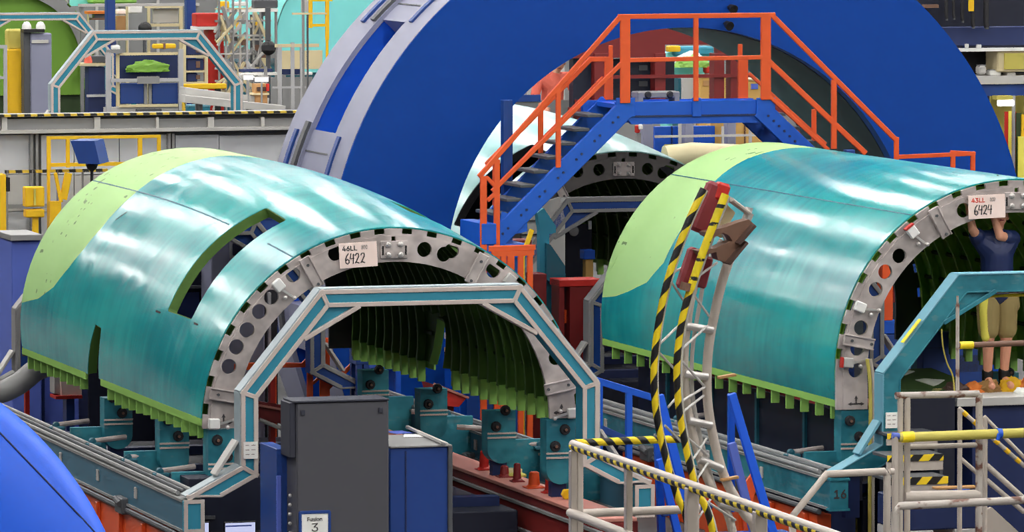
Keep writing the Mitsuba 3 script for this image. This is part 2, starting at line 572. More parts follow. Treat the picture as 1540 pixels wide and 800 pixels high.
panel(TB, 'teal half-barrel panel with lamp sheen painted into its colour, inside the big blue ring', [[(a, b - 1.1) for a, b in SLOT], mir(SLOT)], [(-.5, 13.5), (0, 13.5)], .8, seam=False, film='film_lamplit', lining='black_soft')
put(MB().prism(sg.Point(0, 0).buffer(2.86).intersection(sg.box(-4, -.5, 4, 4)), TB.P(0, 12.9, 0), (1, 0, 0), (0, 0, 1), (0, 1, 0), .1), 'navy_dark', 'dark_end_disc', 'fuselage_panel_002', label='dark disc added at the far end to blacken the slot')  # dark disc added so the inside of the slot looks black


def contour_board(t, v, label, mat='steel', detail=True, holes=(), sides=(-1, 1)):
    """The arch that holds the panel's end to shape: plate, notched rim, clamp bars, toggle clamps."""
    key = thing('contour_board', label, 'arch board')
    zc = float(t.zc(v))
    c = sg.Point(0, zc)
    full = c.buffer(2.955, 64).union(sg.box(-2.955, -.56, 2.955, zc) if zc > -.56 else sg.box(-.1, zc - .01, .1, zc))
    inner = c.buffer(2.55, 64).union(sg.box(-2.54, -3, 2.54, zc))
    clip = sg.box(-4, -.56, 4, 4)
    plate = full.difference(inner).intersection(clip)
    for u, w in holes:
        plate = plate.difference(sg.Point(u, w).buffer(.118, 16))
    notch = sg.box(-.035, zc + 2.72, .035, zc + 3.2)
    plate = plate.difference(notch)
    rim = c.buffer(3.065, 64).union(sg.box(-3.065, -.56, 3.065, zc) if zc > -.56 else sg.box(-.1, zc - .01, .1, zc)).difference(full.buffer(-.012)).intersection(clip)
    a = -84
    while a <= 84:
        b = sg.box(-.085, zc + 2.985, .085, zc + 3.3)
        rim = rim.difference(shapely.affinity.rotate(b, a + (random.random() - .5), origin=(0, zc)))
        a += 8.0
    org = t.P(0, v, 0)
    ex, ez = (1, 0, 0), (0, 0, 1)
    put(MB().prism(plate, org + [0, -.1, 0], ex, ez, (0, 1, 0), .07), mat, 'plate', key)
    put(MB().prism(rim, org + [0, -.07, 0], ex, ez, (0, 1, 0), .06), mat, 'notched_rim', key)
    if not detail:
        return key
    rad = lambda ang, r: np.array([r * math.sin(math.radians(ang)), 0, zc + r * math.cos(math.radians(ang))])
    for ang in (-29, 29, -79, 79):                    # clamp bars across the plate
        m = MB()
        p, q = org + rad(ang, 2.5) + [0, -.13, 0], org + rad(ang, 3.02) + [0, -.13, 0]
        m.bar(p, q, .06, .17, up=np.cross(nrm(q - p), [0, 1, 0]), b=.012)
        side = np.cross(nrm(q - p), [0, 1, 0])
        for s in (-1, 1):
            m.bar(p + side * .08 * s + [0, -.03, 0], q + side * .08 * s + [0, -.03, 0], .05, .025, up=side, b=.006)
        k = put(m, 'steel', 'clamp_bar', key)
        for e in (.1, .75):
            put(MB().lathe([(0, 0), (.022, 0), (.022, .03), (0, .03)], p * (1 - e) + q * e + [0, -.03, 0], (0, -1, 0), 8), 'grey_dark', 'bolt_head', k)
    for i, ang in enumerate((-38.5, 38.5, -68, -86, 86) if t is not TL else (-40, 40, -88, 88)):   # toggle clamps
        m = MB()
        p = org + rad(ang, 2.9) + [0, -.16, 0]
        d = nrm(rad(ang, 1) - [0, 0, zc])
        sd = np.cross(d, [0, 1, 0])
        tk = uniq(key + '__toggle_clamp')
        m.bar(p + d * .1, p - d * .08, .1, .16, up=sd, b=.015)
        put(m, 'grey_light' if i % 2 else 'white', 'body', tk)
        m = MB()
        m.bar(p - d * .02 + sd * .02, p - d * .3 - sd * .06, .03, .035, up=sd)
        m.lathe([(0, -.05), (.03, -.04), (.035, 0), (.03, .04), (0, .05)], p - d * .3 - sd * .06 + [0, -.03, 0], (0, 1, 0), 8)
        m.lathe([(0, -.05), (.03, -.04), (.035, 0), (.03, .04), (0, .05)], p - d * .2 + sd * .05 + [0, -.02, 0], (0, 1, 0), 8)
        put(m, 'steel_bright', 'lever', tk)
        if t is TR and i in (0, 3):
            put(MB().bar(p + d * .13, p + d * .1, .11, .165, up=sd), 'red', 'red_tip', tk)
    # crown splice plate with four bolts
    q = org + [0, -.115, zc + 2.76]
    put(MB().box(q[0] - .22, q[0] + .22, q[1] - .02, q[1] + .02, q[2] - .16, q[2] + .12, .008), 'steel', 'splice_plate', key)
    for sx in (-1, 1):
        for sz in (-1, 1):
            m = MB().lathe([(0, 0), (.05, 0), (.045, .03), (.025, .04), (.02, .06), (0, .06)], q + [sx * .1, -.02, sz * .08 - .02], (0, -1, 0), 8)
            put(m, 'steel_bright', 'bolt', key, smooth=40)
        put(MB().box(q[0] + sx * .185 - .012, q[0] + sx * .185 + .012, q[1] - .03, q[1], q[2] - .1, q[2] + .04), 'black', 'slot_mark', key)
    # the foot marks: a T with arrows
    for s in sides:
        if s < 0 or t is TL:
            u = s * 2.74
            z = -.47
            f = org + [u, -.103, z]
            m = MB()
            m.box(f[0] - .1, f[0] + .1, f[1] - .004, f[1], f[2] - .012, f[2] + .012)
            m.box(f[0] - .012, f[0] + .012, f[1] - .004, f[1], f[2], f[2] + .1)
            m.add([f + [-.03, -.004, .08], f + [.03, -.004, .08], f + [0, -.004, .14]], [[0, 1, 2]])
            for e in (-1, 1):
                m.add([f + [e * .08, -.004, -.03], f + [e * .08, -.004, .03], f + [e * .14, -.004, 0]], [[0, 1, 2]])
            put(m, 'ink', 'arrow_mark', key)
    return key


HL = [(-1.97, 1.46), (-2.16, 1.24), (-2.36, .96), (-2.53, .70), (-2.65, .40), (.50, 2.15), (.82, 2.07), (-1.62, 1.8), (-.94, 2.12)]
HL = HL + [(-a, b) for a, b in HL if a < 0 and a > -2.7] + [(-.5, 2.15)]
HR = [(-2.01, 1.89), (-2.25, 1.64), (-2.41, 1.36), (-2.66, .75), (-2.72, .42), (-2.75, .07), (-.91, 2.6)]
HR = HR + [(-a, b) for a, b in HR]
contour_board(TL, 0, 'grey steel arch board edging the open end of the left half-barrel, with placard 6422', holes=HL)
contour_board(TR, 0, 'grey steel arch board edging the open end of the right half-barrel, with placard 6424', holes=HR)
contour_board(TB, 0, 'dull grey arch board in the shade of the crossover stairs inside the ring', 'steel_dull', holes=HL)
contour_board(TL, 13.36, 'plain dark grey arch board at the far end of the slotted half-barrel', 'grey_dark', False)
contour_board(TR, 12.2, 'plain dark grey arch board at the far end of the right half-barrel', 'grey_dark', False)


# placards on the arches
def placard(t, u0, u1, w0, w1, tilt, code, codemat, extra, digits, label):
    key = thing('placard', label, 'sign')
    c = t.P((u0 + u1) / 2, -.17, (w0 + w1) / 2)
    ex, ey = np.array([math.cos(tilt), 0, math.sin(tilt)]), np.array([-math.sin(tilt), 0, math.cos(tilt)])
    W, H = u1 - u0, w1 - w0
    put(MB().obox(c, [ex, [0, 1, 0], ey], [W / 2, .012, H / 2]), 'paper', 'card', key)
    o = c - ex * W / 2 - ey * H / 2 + [0, -.014, 0]
    text_on(code, o + ex * W * .07 + ey * H * .69, H * .19, codemat, key, 'printed_code', ex, ey, bold=True)
    put(stroke(extra, o + ex * W * .58 + ey * H * .7, H * .2, .004, ex, ey), 'ink_light', 'pencilled_number', key)
    put(stroke(digits, o + ex * W * .14 + ey * H * .16, H * .42, .008, ex, ey), 'ink', 'handwritten_number', key)


_d6 = [(.38, 1), (.2, .8), (.06, .45), (.08, .12), (.25, 0), (.4, .12), (.4, .35), (.22, .45), (.08, .3)]
_d4 = [[(.12, 1), (.0, .5), (.42, .52)], [(.36, .95), (.3, 0)]]
_d2 = [(.02, .75), (.14, .95), (.34, .95), (.38, .7), (.2, .35), (0, .05), (.14, .14), (.4, .02)]
_d0 = [(.2, .9), (.05, .6), (.08, .2), (.22, .05), (.36, .3), (.36, .7), (.2, .9)]
_d8 = [(.3, .9), (.1, .75), (.25, .5), (.38, .2), (.2, .02), (.06, .2), (.25, .5), (.36, .75), (.3, .9)]
sh = lambda p, dx: [(a + dx, b) for a, b in p]
placard(TL, -.9, -.29, 1.9, 2.29, .05, '46LL', 'ink', [sh(_d8, 0), sh(_d0, .45), sh(_d0, .9)], [sh(_d6, 0)] + [sh(q, .5) for q in _d4] + [sh(_d2, 1.0), sh(_d2, 1.55)],
        'pinkish paper placard printed 46LL with handwritten 6422, hung on the left arch')
placard(TR, -.86, -.23, 2.47, 2.85, .03, '43LL', 'ink_red', [sh(_d8, 0), sh(_d0, .45), sh(_d0, .8)], [sh(_d6, 0)] + [sh(q, .5) for q in _d4] + [sh(_d2, 1.0)] + [sh(q, 1.5) for q in _d4],
        'pinkish paper placard printed 43LL in red with handwritten 6424, hung on the right arch')


def octagon(t, v, label, style, flip=False):
    """The bent portal frame at a tool's end: top beam, two slopes, two posts, two flares, end boxes."""
    key = thing('portal_frame', label, 'frame')
    pts = [(-3.72, -1.43), (-2.86, -.98), (-2.86, .15), (-1.6, 1.68)]
    pts = pts + [(-a, b) for a, b in pts[::-1]]
    W, D = .27, .34                       # width seen from the front, depth
    body, face = {'trim': ('teal_flat', 'trim'), 'plain': ('teal', 'teal_light'), 'dark': ('blue_mid', 'grey')}[style]
    inw = -1

    def off(i, d):
        """The point i of the line pts moved inward by d."""
        p = np.array(pts[i], float)
        a = np.array(pts[i - 1], float) if i else None
        b = np.array(pts[i + 1], float) if i < len(pts) - 1 else None
        n1 = None if a is None else np.array([(p - a)[1], -(p - a)[0]]) / np.linalg.norm(p - a)
        n2 = None if b is None else np.array([(b - p)[1], -(b - p)[0]]) / np.linalg.norm(b - p)
        if n1 is None or n2 is None:
            n = n1 if n2 is None else n2
            return p + n * d
        n = nrm(n1 + n2)
        return p + n * d / (n @ n1)
    names = ['flare_beam', 'post', 'slope_beam', 'top_beam', 'slope_beam', 'post', 'flare_beam']
    org = t.P(0, v, 0)
    ex, ez, ey = (1, 0, 0), (0, 0, 1), (0, 1, 0)
    for i, nm in enumerate(names):
        quad = [off(i, 0), off(i + 1, 0), off(i + 1, W), off(i, W)]
        if nm == 'flare_beam':            # ends level on the end box
            j = 0 if i == 0 else 1
            lo = quad[0] if i == 0 else quad[1]
            sgn = -1 if i == 0 else 1
            quad = [lo, quad[1], quad[2], np.array([lo[0] - sgn * .55, lo[1] - .02])] if i == 0 else [quad[0], lo, np.array([lo[0] - sgn * .55, lo[1] - .02]), quad[3]]
        k = put(MB().prism(quad, org + [0, 0, 0], ex, ez, ey, D), body if style != 'plain' else 'teal', nm, key)
        if style in ('trim', 'dark'):
            m = MB()
            q = [np.array([org[0] + a, org[1] - .012, org[2] + b]) for a, b in quad]
            for a, b in ((0, 1), (2, 3), (3, 0), (1, 2)):
                c = sum(q) / 4
                inward = nrm(np.cross([0, 1, 0], q[b] - q[a]))
                if inward @ (c - q[a]) < 0:
                    inward = -inward
                wd = .07 if (a, b) in ((0, 1), (2, 3)) else .035
                m.bar(q[a] + inward * wd / 2, q[b] + inward * wd / 2, .03, wd, up=inward, b=.006)
            put(m, face, 'edge_trim', k, label='bright aluminium edging')
            # outer flange seen edge on
            m = MB()
            o0, o1 = np.array(quad[0]), np.array(quad[1])
            n = nrm(np.array([-(o1 - o0)[1], (o1 - o0)[0]]))
            a, b = [np.array([org[0] + c[0] + n[0] * .01, org[1] + D / 2, org[2] + c[1] + n[1] * .01]) for c in (o0, o1)]
            m.bar(a, b, D, .02, up=(n[0], 0, n[1]))
            put(m, 'flange_grey' if style == 'trim' else 'grey', 'outer_flange', k)
        else:
            m = MB()
            o0, o1 = np.array(quad[0]), np.array(quad[1])
            n = nrm(np.array([-(o1 - o0)[1], (o1 - o0)[0]]))
            a, b = [np.array([org[0] + c[0] + n[0] * .012, org[1] + D / 2, org[2] + c[1] + n[1] * .012]) for c in (o0, o1)]
            m.bar(a, b, D + .04, .024, up=(n[0], 0, n[1]), b=.006)
            put(m, 'teal_light' if i < 4 else 'teal', 'outer_flange', k)
            o0, o1 = np.array(quad[3]), np.array(quad[2])
            a, b = [np.array([org[0] + c[0], org[1] + D / 2, org[2] + c[1]]) for c in (o0, o1)]
            m = MB().bar(a, b, D + .04, .024, up=(n[0], 0, n[1]), b=.006)
            put(m, 'teal', 'inner_flange', k)
    # gussets in the two upper corners, and between posts and flares
    for sgn in (-1, 1):
        g = [(sgn * 1.46, 1.42), (sgn * .98, 1.42), (sgn * 1.86, .93)]
        k = put(MB().prism(g, org + [0, .05, 0], ex, ez, ey, D - .1), body if style != 'plain' else 'teal', 'corner_gusset', key)
        a, b = [np.array([org[0] + c[0], org[1] + .1, org[2] + c[1]]) for c in (g[1], g[2])]
        put(MB().bar(a, b, .26, .07, up=(0, 0, 1), b=.008), face if style != 'plain' else 'teal', 'gusset_flange', k)
        a, b = [np.array([org[0] + sgn * c[0], org[1] + D / 2, org[2] + c[1]]) for c in ((2.9, -.6), (3.25, -1.12))]
        put(MB().bar(a, b, .3, .05, up=(1, 0, 0), b=.008), 'grey_light' if style != 'plain' else 'teal_light', 'knee_brace', key)
        if t.z > Z0:
            x = org[0] + sgn * 3.6
            put(MB().box(x - .14, x + .14, org[1], org[1] + .2, 0, org[2] - 1.96), 'grey_dark', 'footing', key)
        # end box
        x = org[0] + sgn * 3.6
        bx = put(MB().box(x - .155, x + .155, org[1] - .02, org[1] + .1, org[2] - 1.96, org[2] - 1.49, .01), body if style != 'plain' else 'teal', 'end_box', key)
        m = MB()
        if style == 'plain':
            m.box(x - .17, x + .17, org[1] - .05, org[1] + .12, org[2] - 1.99, org[2] - 1.955)
            m.box(x - .17, x + .17, org[1] - .05, org[1] + .12, org[2] - 1.51, org[2] - 1.475)
            put(m, 'teal', 'flanges', bx)
        else:
            for dx in (-.13, .13):
                m.box(x + dx - .03, x + dx + .03, org[1] - .04, org[1] - .015, org[2] - 1.96, org[2] - 1.47)
            for dz in (-1.95, -1.5):
                m.box(x - .16, x + .16, org[1] - .04, org[1] - .015, org[2] + dz - .03, org[2] + dz + .03)
            put(m, face, 'edge_trim', bx, label='bright aluminium edging')
    return key


fl = octagon(TL, -1.67, 'teal portal frame with bright aluminium edging in front of the left arch', 'trim')
fr = octagon(TR, -1.67, 'all-teal painted portal frame in front of the right arch, end box marked 16', 'plain')
octagon(TB, -1.5, 'dark blue portal frame with grey edging inside the ring, below the stairs', 'dark')
octagon(TR, 13.6, 'blue portal frame peeking out beyond the lime green end of the right half-barrel', 'dark')
octagon(TL, 14.8, 'blue portal frame at the hidden far end of the slotted half-barrel', 'dark')
p = TR.P(-3.6, -1.69, -1.72)
text_on('16', p + [.0, -.012, -.07], .13, 'ink', fr, 'number', bold=True, center=True)


def notice(t, u, w, W, H, label, y=-1.72):
    k = thing('paper_notice', label, 'paper')
    c = t.P(u, y, w)
    put(MB().box(c[0] - W / 2, c[0] + W / 2, c[1] - .01, c[1] + .01, c[2] - H / 2, c[2] + H / 2), 'paper_white', 'sheet', k)
    m = MB()
    r = random.Random(3)
    for j in range(3):
        z = c[2] + H * (.3 - j * .27)
        for i in range(2):
            a = c[0] - W * .38 + i * W * .42
            m.box(a, a + W * .22 + r.random() * .03, c[1] - .013, c[1] - .01, z - .006, z + .006)
    tag(put(m, 'ink_light', 'printed_lines', k), kind='stuff')


notice(TL, -2.72, -.74, .22, .26, 'small printed paper notice taped to the left post of the aluminium-edged portal frame')
notice(TR, -2.74, -.58, .2, .25, 'small white paper notice taped to the post of the all-teal portal frame')
put(MB().bar(TR.P(-2.5, -1.66, .62) + [-.05, 0, .02], TR.P(-2.2, -1.66, .98) + [-.05, 0, .02], .12, .012, up=(-.76, 0, .64)), 'yellow_tape', 'yellow_tape_strip', fr)


# ------------------------------------------------------------------ cradles: side beams, service pipes, pedestals, red base rails
def side_beam(t, sgn, L, label, pipes=True):
    key = thing('cradle_rail', label, 'rail')
    x = t.x0 + sgn * 3.6
    y0, y1 = t.y0 - 1.55, t.y0 + L
    put(MB().box(x - .14, x + .14, y0, y1, Z0 - 1.95, Z0 - 1.5, .01), 'teal_worn' if t is TL else 'teal', 'web', key)
    put(MB().box(x - .17, x + .17, y0, y1, Z0 - 1.52, Z0 - 1.48).box(x - .17, x + .17, y0, y1, Z0 - 1.98, Z0 - 1.94), 'grey', 'flange_strips', key)
    for i in range(3):
        if pipes:
            put(MB().tube([[x - .1 + i * .1, y0 + .5, Z0 - 1.43 + .02 * i], [x - .1 + i * .1, y1, Z0 - 1.43 + .02 * i]], .035, 8), 'grey' if i != 1 else 'grey_dark', 'service_pipe', key, smooth=40)
    for v in (1.5, 4.2, 7.0, 9.8):
        put(MB().box(x - .17, x - .14, t.y0 + v, t.y0 + v + .12, Z0 - 1.8, Z0 - 1.62, .01), 'grey_light', 'lug', key)
    for v in ((1.2, 3.4, 6.0, 8.8) if not (t is TR and sgn < 0) else (1.0, 6.8)):                        # tie rods from the beam to the pedestals
        a, b = t.P(sgn * 3.45, v, -1.34), t.P(sgn * 2.85, v + .15, -1.3)
        k = put(MB().tube([a, b], .045, 8), 'steel', 'tie_rod', key, smooth=40)
        m = MB().lathe([(0, -.06), (.055, -.05), (.06, 0), (.055, .05), (0, .06)], a, (0, 1, 0), 10)
        m.box(a[0] - .1, a[0] + .14, a[1] - .1, a[1] + .1, a[2] - .09, a[2] - .02, .02)
        put(m, 'teal_dark', 'rod_end', k, smooth=40)
    for v in (2.4, 7.4):
        m = MB()
        c = t.P(sgn * 3.6 - .2 * 1, v, -2.0)
        m.box(c[0] - .05, c[0] + .1, c[1] - .25, c[1] + .25, c[2] - .12, c[2] + .14, .02)
        m.tube([c + [-.06, -.2, .05], c + [-.06, .15, .1]], .05, 8)
        put(m, 'grey_dark', 'roller_bracket', key)
    return key


def pedestal(t, sgn, v, label, top=-.56):
    key = thing('pedestal', label, 'support')
    u0, u1 = sgn * 2.5, sgn * 2.98
    xs = sorted((u0, u1))
    zb = -1.62
    sh_ = sg.box(xs[0], zb + .25, xs[1], top).union(sg.Point((xs[0] + xs[1]) / 2 + sgn * 0, zb + .25).buffer(.24))
    o = t.P(0, v, 0)
    put(MB().prism(sh_, o + [0, -.13, 0], (1, 0, 0), (0, 0, 1), (0, 1, 0), .34), 'teal', 'block', key)
    # the web that ties it to the side beam
    x2 = sorted((sgn * 2.9, sgn * 3.5))
    put(MB().box(o[0] + x2[0], o[0] + x2[1], o[1] + .1, o[1] + .2, o[2] - 1.9, o[2] - 1.25), 'teal', 'web', key)
    put(MB().box(o[0] + xs[0] - .005, o[0] + xs[1] + .005, o[1] - .15, o[1] - .125, o[2] - 1.2, o[2] - 1.17).box(o[0] + xs[0] - .005, o[0] + xs[1] + .005, o[1] - .15, o[1] - .125, o[2] - 1.13, o[2] - 1.1), 'trim', 'parting_lines', key)
    for du, dz in ((.3 if sgn > 0 else .14, -.74), (.14 if sgn > 0 else .3, -1.0)):
        c = o + [xs[0] + du, -.13, dz]
        k = put(MB().lathe([(0, .09), (.03, .09), (.04, .06), (.075, .06), (.085, .03), (.085, 0)], c, (0, -1, 0), 14), 'black_soft', 'round_knob', key, smooth=35)
        put(MB().lathe([(0, .1), (.025, .1), (.025, .085), (0, .085)], c, (0, -1, 0), 8), 'brown', 'bolt', k)
    # column down to the base rail
    put(MB().box(o[0] + xs[0] + .12, o[0] + xs[1] - .12, o[1] - .02, o[1] + .16, .68, o[2] + zb + .3), 'navy', 'column', key)
    return key


def base_rail(t, u, L, label, mat='red_beam', y0=-3.0, top='pinkish'):
    key = thing('base_rail', label, 'rail')
    x = t.x0 + u
    z = Z0 - 1.82
    put(MB().box(x - .3, x + .3, t.y0 + y0, t.y0 + L, z - .06, z, .01), top, 'top_plate', key)
    put(MB().box(x - .24, x + .24, t.y0 + y0 + .02, t.y0 + L, .0, z - .06), mat, 'web', key)
    for dz in (.2, .62):
        put(MB().box(x - .3, x - .24, t.y0 + y0, t.y0 + L, z - dz - .06, z - dz, .01), 'grey', 'guide_bar', key)
    return key


def under_beam(t, sgn, L, label):
    key = thing('ribbed_sill', label, 'rail')
    x = t.x0 + sgn * 3.6
    put(MB().box(x - .12, x + .12, t.y0 - 1.0, t.y0 + L, 0, Z0 - 2.12, .01), 'orange' if sgn < 0 else 'red_beam', 'web', key)
    for i in range(6):
        y = t.y0 - .6 + i * 1.6
        put(MB().box(x - .19, x - .12, y, y + .12, 0, Z0 - 2.14, .01), 'orange', 'stiffener', key)
    put(MB().tube([[x - .16, t.y0 - 1.2, Z0 - 2.05], [x - .16, t.y0 + L, Z0 - 2.05]], .045, 8), 'grey_dark', 'cable_pipe', key, smooth=40)
    return key


for t, nm, sides in ((TL, 'the slotted left half-barrel', (-1, 1)), (TR, 'the right half-barrel', (-1, 1)), (TB, 'the half-barrel inside the ring', (-1, 1))):
    for s in sides:
        w = 'near' if s < 0 else 'far'
        side_beam(t, s, 13.5, f'long weathered {"blue-grey" if t is TL else "teal"} cradle rail with pipes, {w} side of {nm}')
        for n, v in enumerate((0.05, 3.3, 7.3, 11.0)):
            if n and (t is TB or (t is TR and s < 0) or (n == 3 and s < 0)):
                continue
            pos = ('under the arch foot', 'second from the arch', 'third from the arch', 'farthest from the arch')[n]
            pedestal(t, s, v, f'teal pedestal {pos}, {w} side of {nm}', -.58 if n == 0 else -.75)
        base_rail(t, s * 2.75, 14.0 if t is not TB else 13, f'{"dark red" if s > 0 else "navy"} base rail under the {w} edge of {nm}', 'red_beam' if s > 0 else 'navy', -3.0 if s > 0 else .5, 'pinkish' if s > 0 else 'navy')
        if t is not TB:
            under_beam(t, s, 9.0, f'orange-red ribbed beam below the {w} cradle rail of {nm}')
    k = thing('dark_backing', f'dark navy block added to hide the floor between the base rails of {nm}', 'machine base')  # dark block added so the lit floor does not show under the barrel
    put(MB().box(t.x0 - 2.3, t.x0 + 2.3, t.y0 + .8, t.y0 + 13, 0, Z0 - 2.1, .02), 'navy_dark', 'body', k)
    for i in range(4):
        put(MB().box(t.x0 - 2.2, t.x0 + 2.2, t.y0 + 1.5 + i * 3, t.y0 + 1.8 + i * 3, Z0 - 2.1, Z0 - 1.95), 'navy', 'cross_member', k)
k = thing('skirt_panel', 'dark navy panel closing the side below the lime edge of the right half-barrel', 'panel')
put(MB().box(-2.45, -2.4, .5, 12.0, Z0 - 2.1, Z0 - .75), 'navy_dark', 'sheet', k)
for i in range(5):
    put(MB().box(-2.5, -2.45, .6 + i * 2.4, .7 + i * 2.4, Z0 - 2.1, Z0 - .8), 'teal_dark', 'rib', k)


# ------------------------------------------------------------------ the big blue turning ring
RC = np.array([.08, 17.0, Z0 + .32])
FLOORCUT = sg.box(-30, .0, 30, 60)


def ring_piece(r0, r1, y0, y1, ring_c=RC, n=64, a0=None, a1=None):
    c = sg.Point(ring_c[0], ring_c[2])
    poly = c.buffer(r1, n)
    if r0 > 0:
        poly = poly.difference(c.buffer(r0, n))
    if a0 is not None:
        aa = np.radians(np.linspace(a0, a1, 12))
        w = [(ring_c[0], ring_c[2])] + [(ring_c[0] + 30 * math.sin(a), ring_c[2] + 30 * math.cos(a)) for a in aa]
        poly = poly.intersection(sg.Polygon(w))
    poly = poly.intersection(FLOORCUT)
    return MB().prism(poly, (0, y0, 0), (1, 0, 0), (0, 0, 1), (0, 1, 0), y1 - y0)


rg = thing('turning_ring', 'huge blue turning ring with grey rims, sunk in the floor behind the crossover stairs', 'ring')
put(ring_piece(4.71, 6.995, 16.96, 17.005), 'ring_blue', 'front_plate', rg, smooth=20)
put(ring_piece(4.71, 6.9, 17.005, 17.3), 'ring_blue', 'front_web', rg, smooth=20)
put(ring_piece(6.15, 6.9, 17.3, 18.4), 'blue', 'front_flange', rg, smooth=20)
put(ring_piece(6.9, 7.0, 17.01, 18.42), 'ring_grey', 'front_rim', rg, smooth=20)
put(ring_piece(6.15, 6.9, 20.3, 21.8), 'blue', 'rear_flange', rg, smooth=20)
put(ring_piece(5.9, 6.2, 18.4, 20.3), 'blue', 'drum', rg, smooth=20, label='bright blue recessed drum between the rims')
put(ring_piece(6.9, 7.0, 20.28, 21.8), 'ring_grey', 'rear_rim', rg, smooth=20)
put(ring_piece(4.7, 4.95, 17.31, 21.6), 'navy_dark', 'inner_liner', rg, smooth=20)
put(ring_piece(4.75, 6.2, 21.5, 21.79), 'navy', 'rear_plate', rg, smooth=20)
for a in (-98.5, -70.5, -42.5, -14.5, 13.5, 41.5, 69.5, 97.5):
    k = put(ring_piece(6.1, 6.93, 18.38, 20.32, a0=a - 3.6, a1=a + 3.6), 'ring_grey', 'bridge_plate', rg, smooth=20)
    put(ring_piece(6.93, 6.945, 18.4, 20.3, a0=a - .12, a1=a + .12), 'grey_dark', 'joint', k)
    put(ring_piece(6.95, 7.06, 20.35, 20.6, a0=a - 4.5, a1=a + 4.5), 'grey_dark', 'locking_bar', k, smooth=20)
    put(ring_piece(6.95, 7.05, 21.0, 21.2, a0=a - 5, a1=a + 3), 'blue_mid', 'index_strip', k, smooth=20)
    put(ring_piece(6.95, 7.04, 17.9, 18.1, a0=a - 4, a1=a + 3), 'blue_mid', 'index_strip', k, smooth=20)
for q, nm in (((1097, 12), 'upper'), ((1091, 37), 'lower')):
    k = thing('floodlight', f'{nm} of two small black floodlights fixed to the blue ring face', 'light')
    c = A(*q, 16.9)
    put(MB().lathe([(0, -.06), (.06, -.06), (.085, .05), (.09, .08), (.07, .085), (0, .07)], c + [0, -.14, -.0], nrm((.25, -1, -.35)), 14), 'black', 'housing', k, smooth=35)
    put(MB().tube([c + [0, .06, .02], c + [-.02, -.12, .0]], .025, 6), 'black', 'bracket', k)

# dark red gantry and what stands behind the ring's opening
YG = 34.6


def px_poly(pts, Y, depth):
    """A plate whose front outline is given by pixels of the plane Y."""
    q = [A(a, b, Y) for a, b in pts]
    return MB().prism([(p[0], p[2]) for p in q], (0, Y, 0), (1, 0, 0), (0, 0, 1), (0, 1, 0), depth)


def px_box(x0, y0, x1, y1, Y, depth, b=.0, zdown=None):
    xm = (x0 + x1) / 2
    a, c = A(x0, (y0 + y1) / 2, Y)[0], A(x1, (y0 + y1) / 2, Y)[0]
    return MB().box(a, c, Y, Y + depth, A(xm, y1, Y)[2] if zdown is None else zdown, A(xm, y0, Y)[2], b)


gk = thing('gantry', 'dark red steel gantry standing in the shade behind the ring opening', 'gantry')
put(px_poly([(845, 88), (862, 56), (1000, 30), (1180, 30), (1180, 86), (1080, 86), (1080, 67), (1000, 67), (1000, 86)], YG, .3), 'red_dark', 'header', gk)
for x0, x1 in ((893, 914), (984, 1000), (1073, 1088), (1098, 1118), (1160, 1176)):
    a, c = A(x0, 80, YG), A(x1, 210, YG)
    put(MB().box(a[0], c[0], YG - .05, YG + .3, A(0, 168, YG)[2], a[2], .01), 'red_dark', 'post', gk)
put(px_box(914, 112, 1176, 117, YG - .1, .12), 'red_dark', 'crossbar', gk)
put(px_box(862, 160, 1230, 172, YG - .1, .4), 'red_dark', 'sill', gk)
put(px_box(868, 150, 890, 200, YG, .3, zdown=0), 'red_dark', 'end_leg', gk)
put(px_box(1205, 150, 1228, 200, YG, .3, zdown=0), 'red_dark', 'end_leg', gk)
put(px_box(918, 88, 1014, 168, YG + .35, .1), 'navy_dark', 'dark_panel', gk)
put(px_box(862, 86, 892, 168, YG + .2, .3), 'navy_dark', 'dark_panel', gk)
for y in (98, 122):
    put(px_box(961, y, 974, y + 8, YG + .33, .02), 'grey_dark', 'nameplate', gk)
vb = thing('control_box', 'weathered grey metal box on two legs, standing on the blue stair platform', 'box')
a, c = A(959, 138, 14.1), A(1023, 152, 14.1)
zdk = A(926, 155, 13.6)[2] - .02
put(MB().box(a[0], c[0], 14.1, 14.5, c[2] + .06, a[2], .02), 'grey', 'case', vb)
for x in (a[0] + .06, c[0] - .06):
    put(MB().box(x - .05, x + .05, 14.1, 14.45, zdk, c[2] + .1, .01), 'grey', 'leg', vb)
for x in (a[0] + .2, c[0] - .2):
    put(MB().lathe([(0, .05), (.05, .05), (.07, 0)], (x, 14.1, (a[2] + c[2]) / 2 + .03), (0, -1, 0), 8), 'black_soft', 'knob', vb)

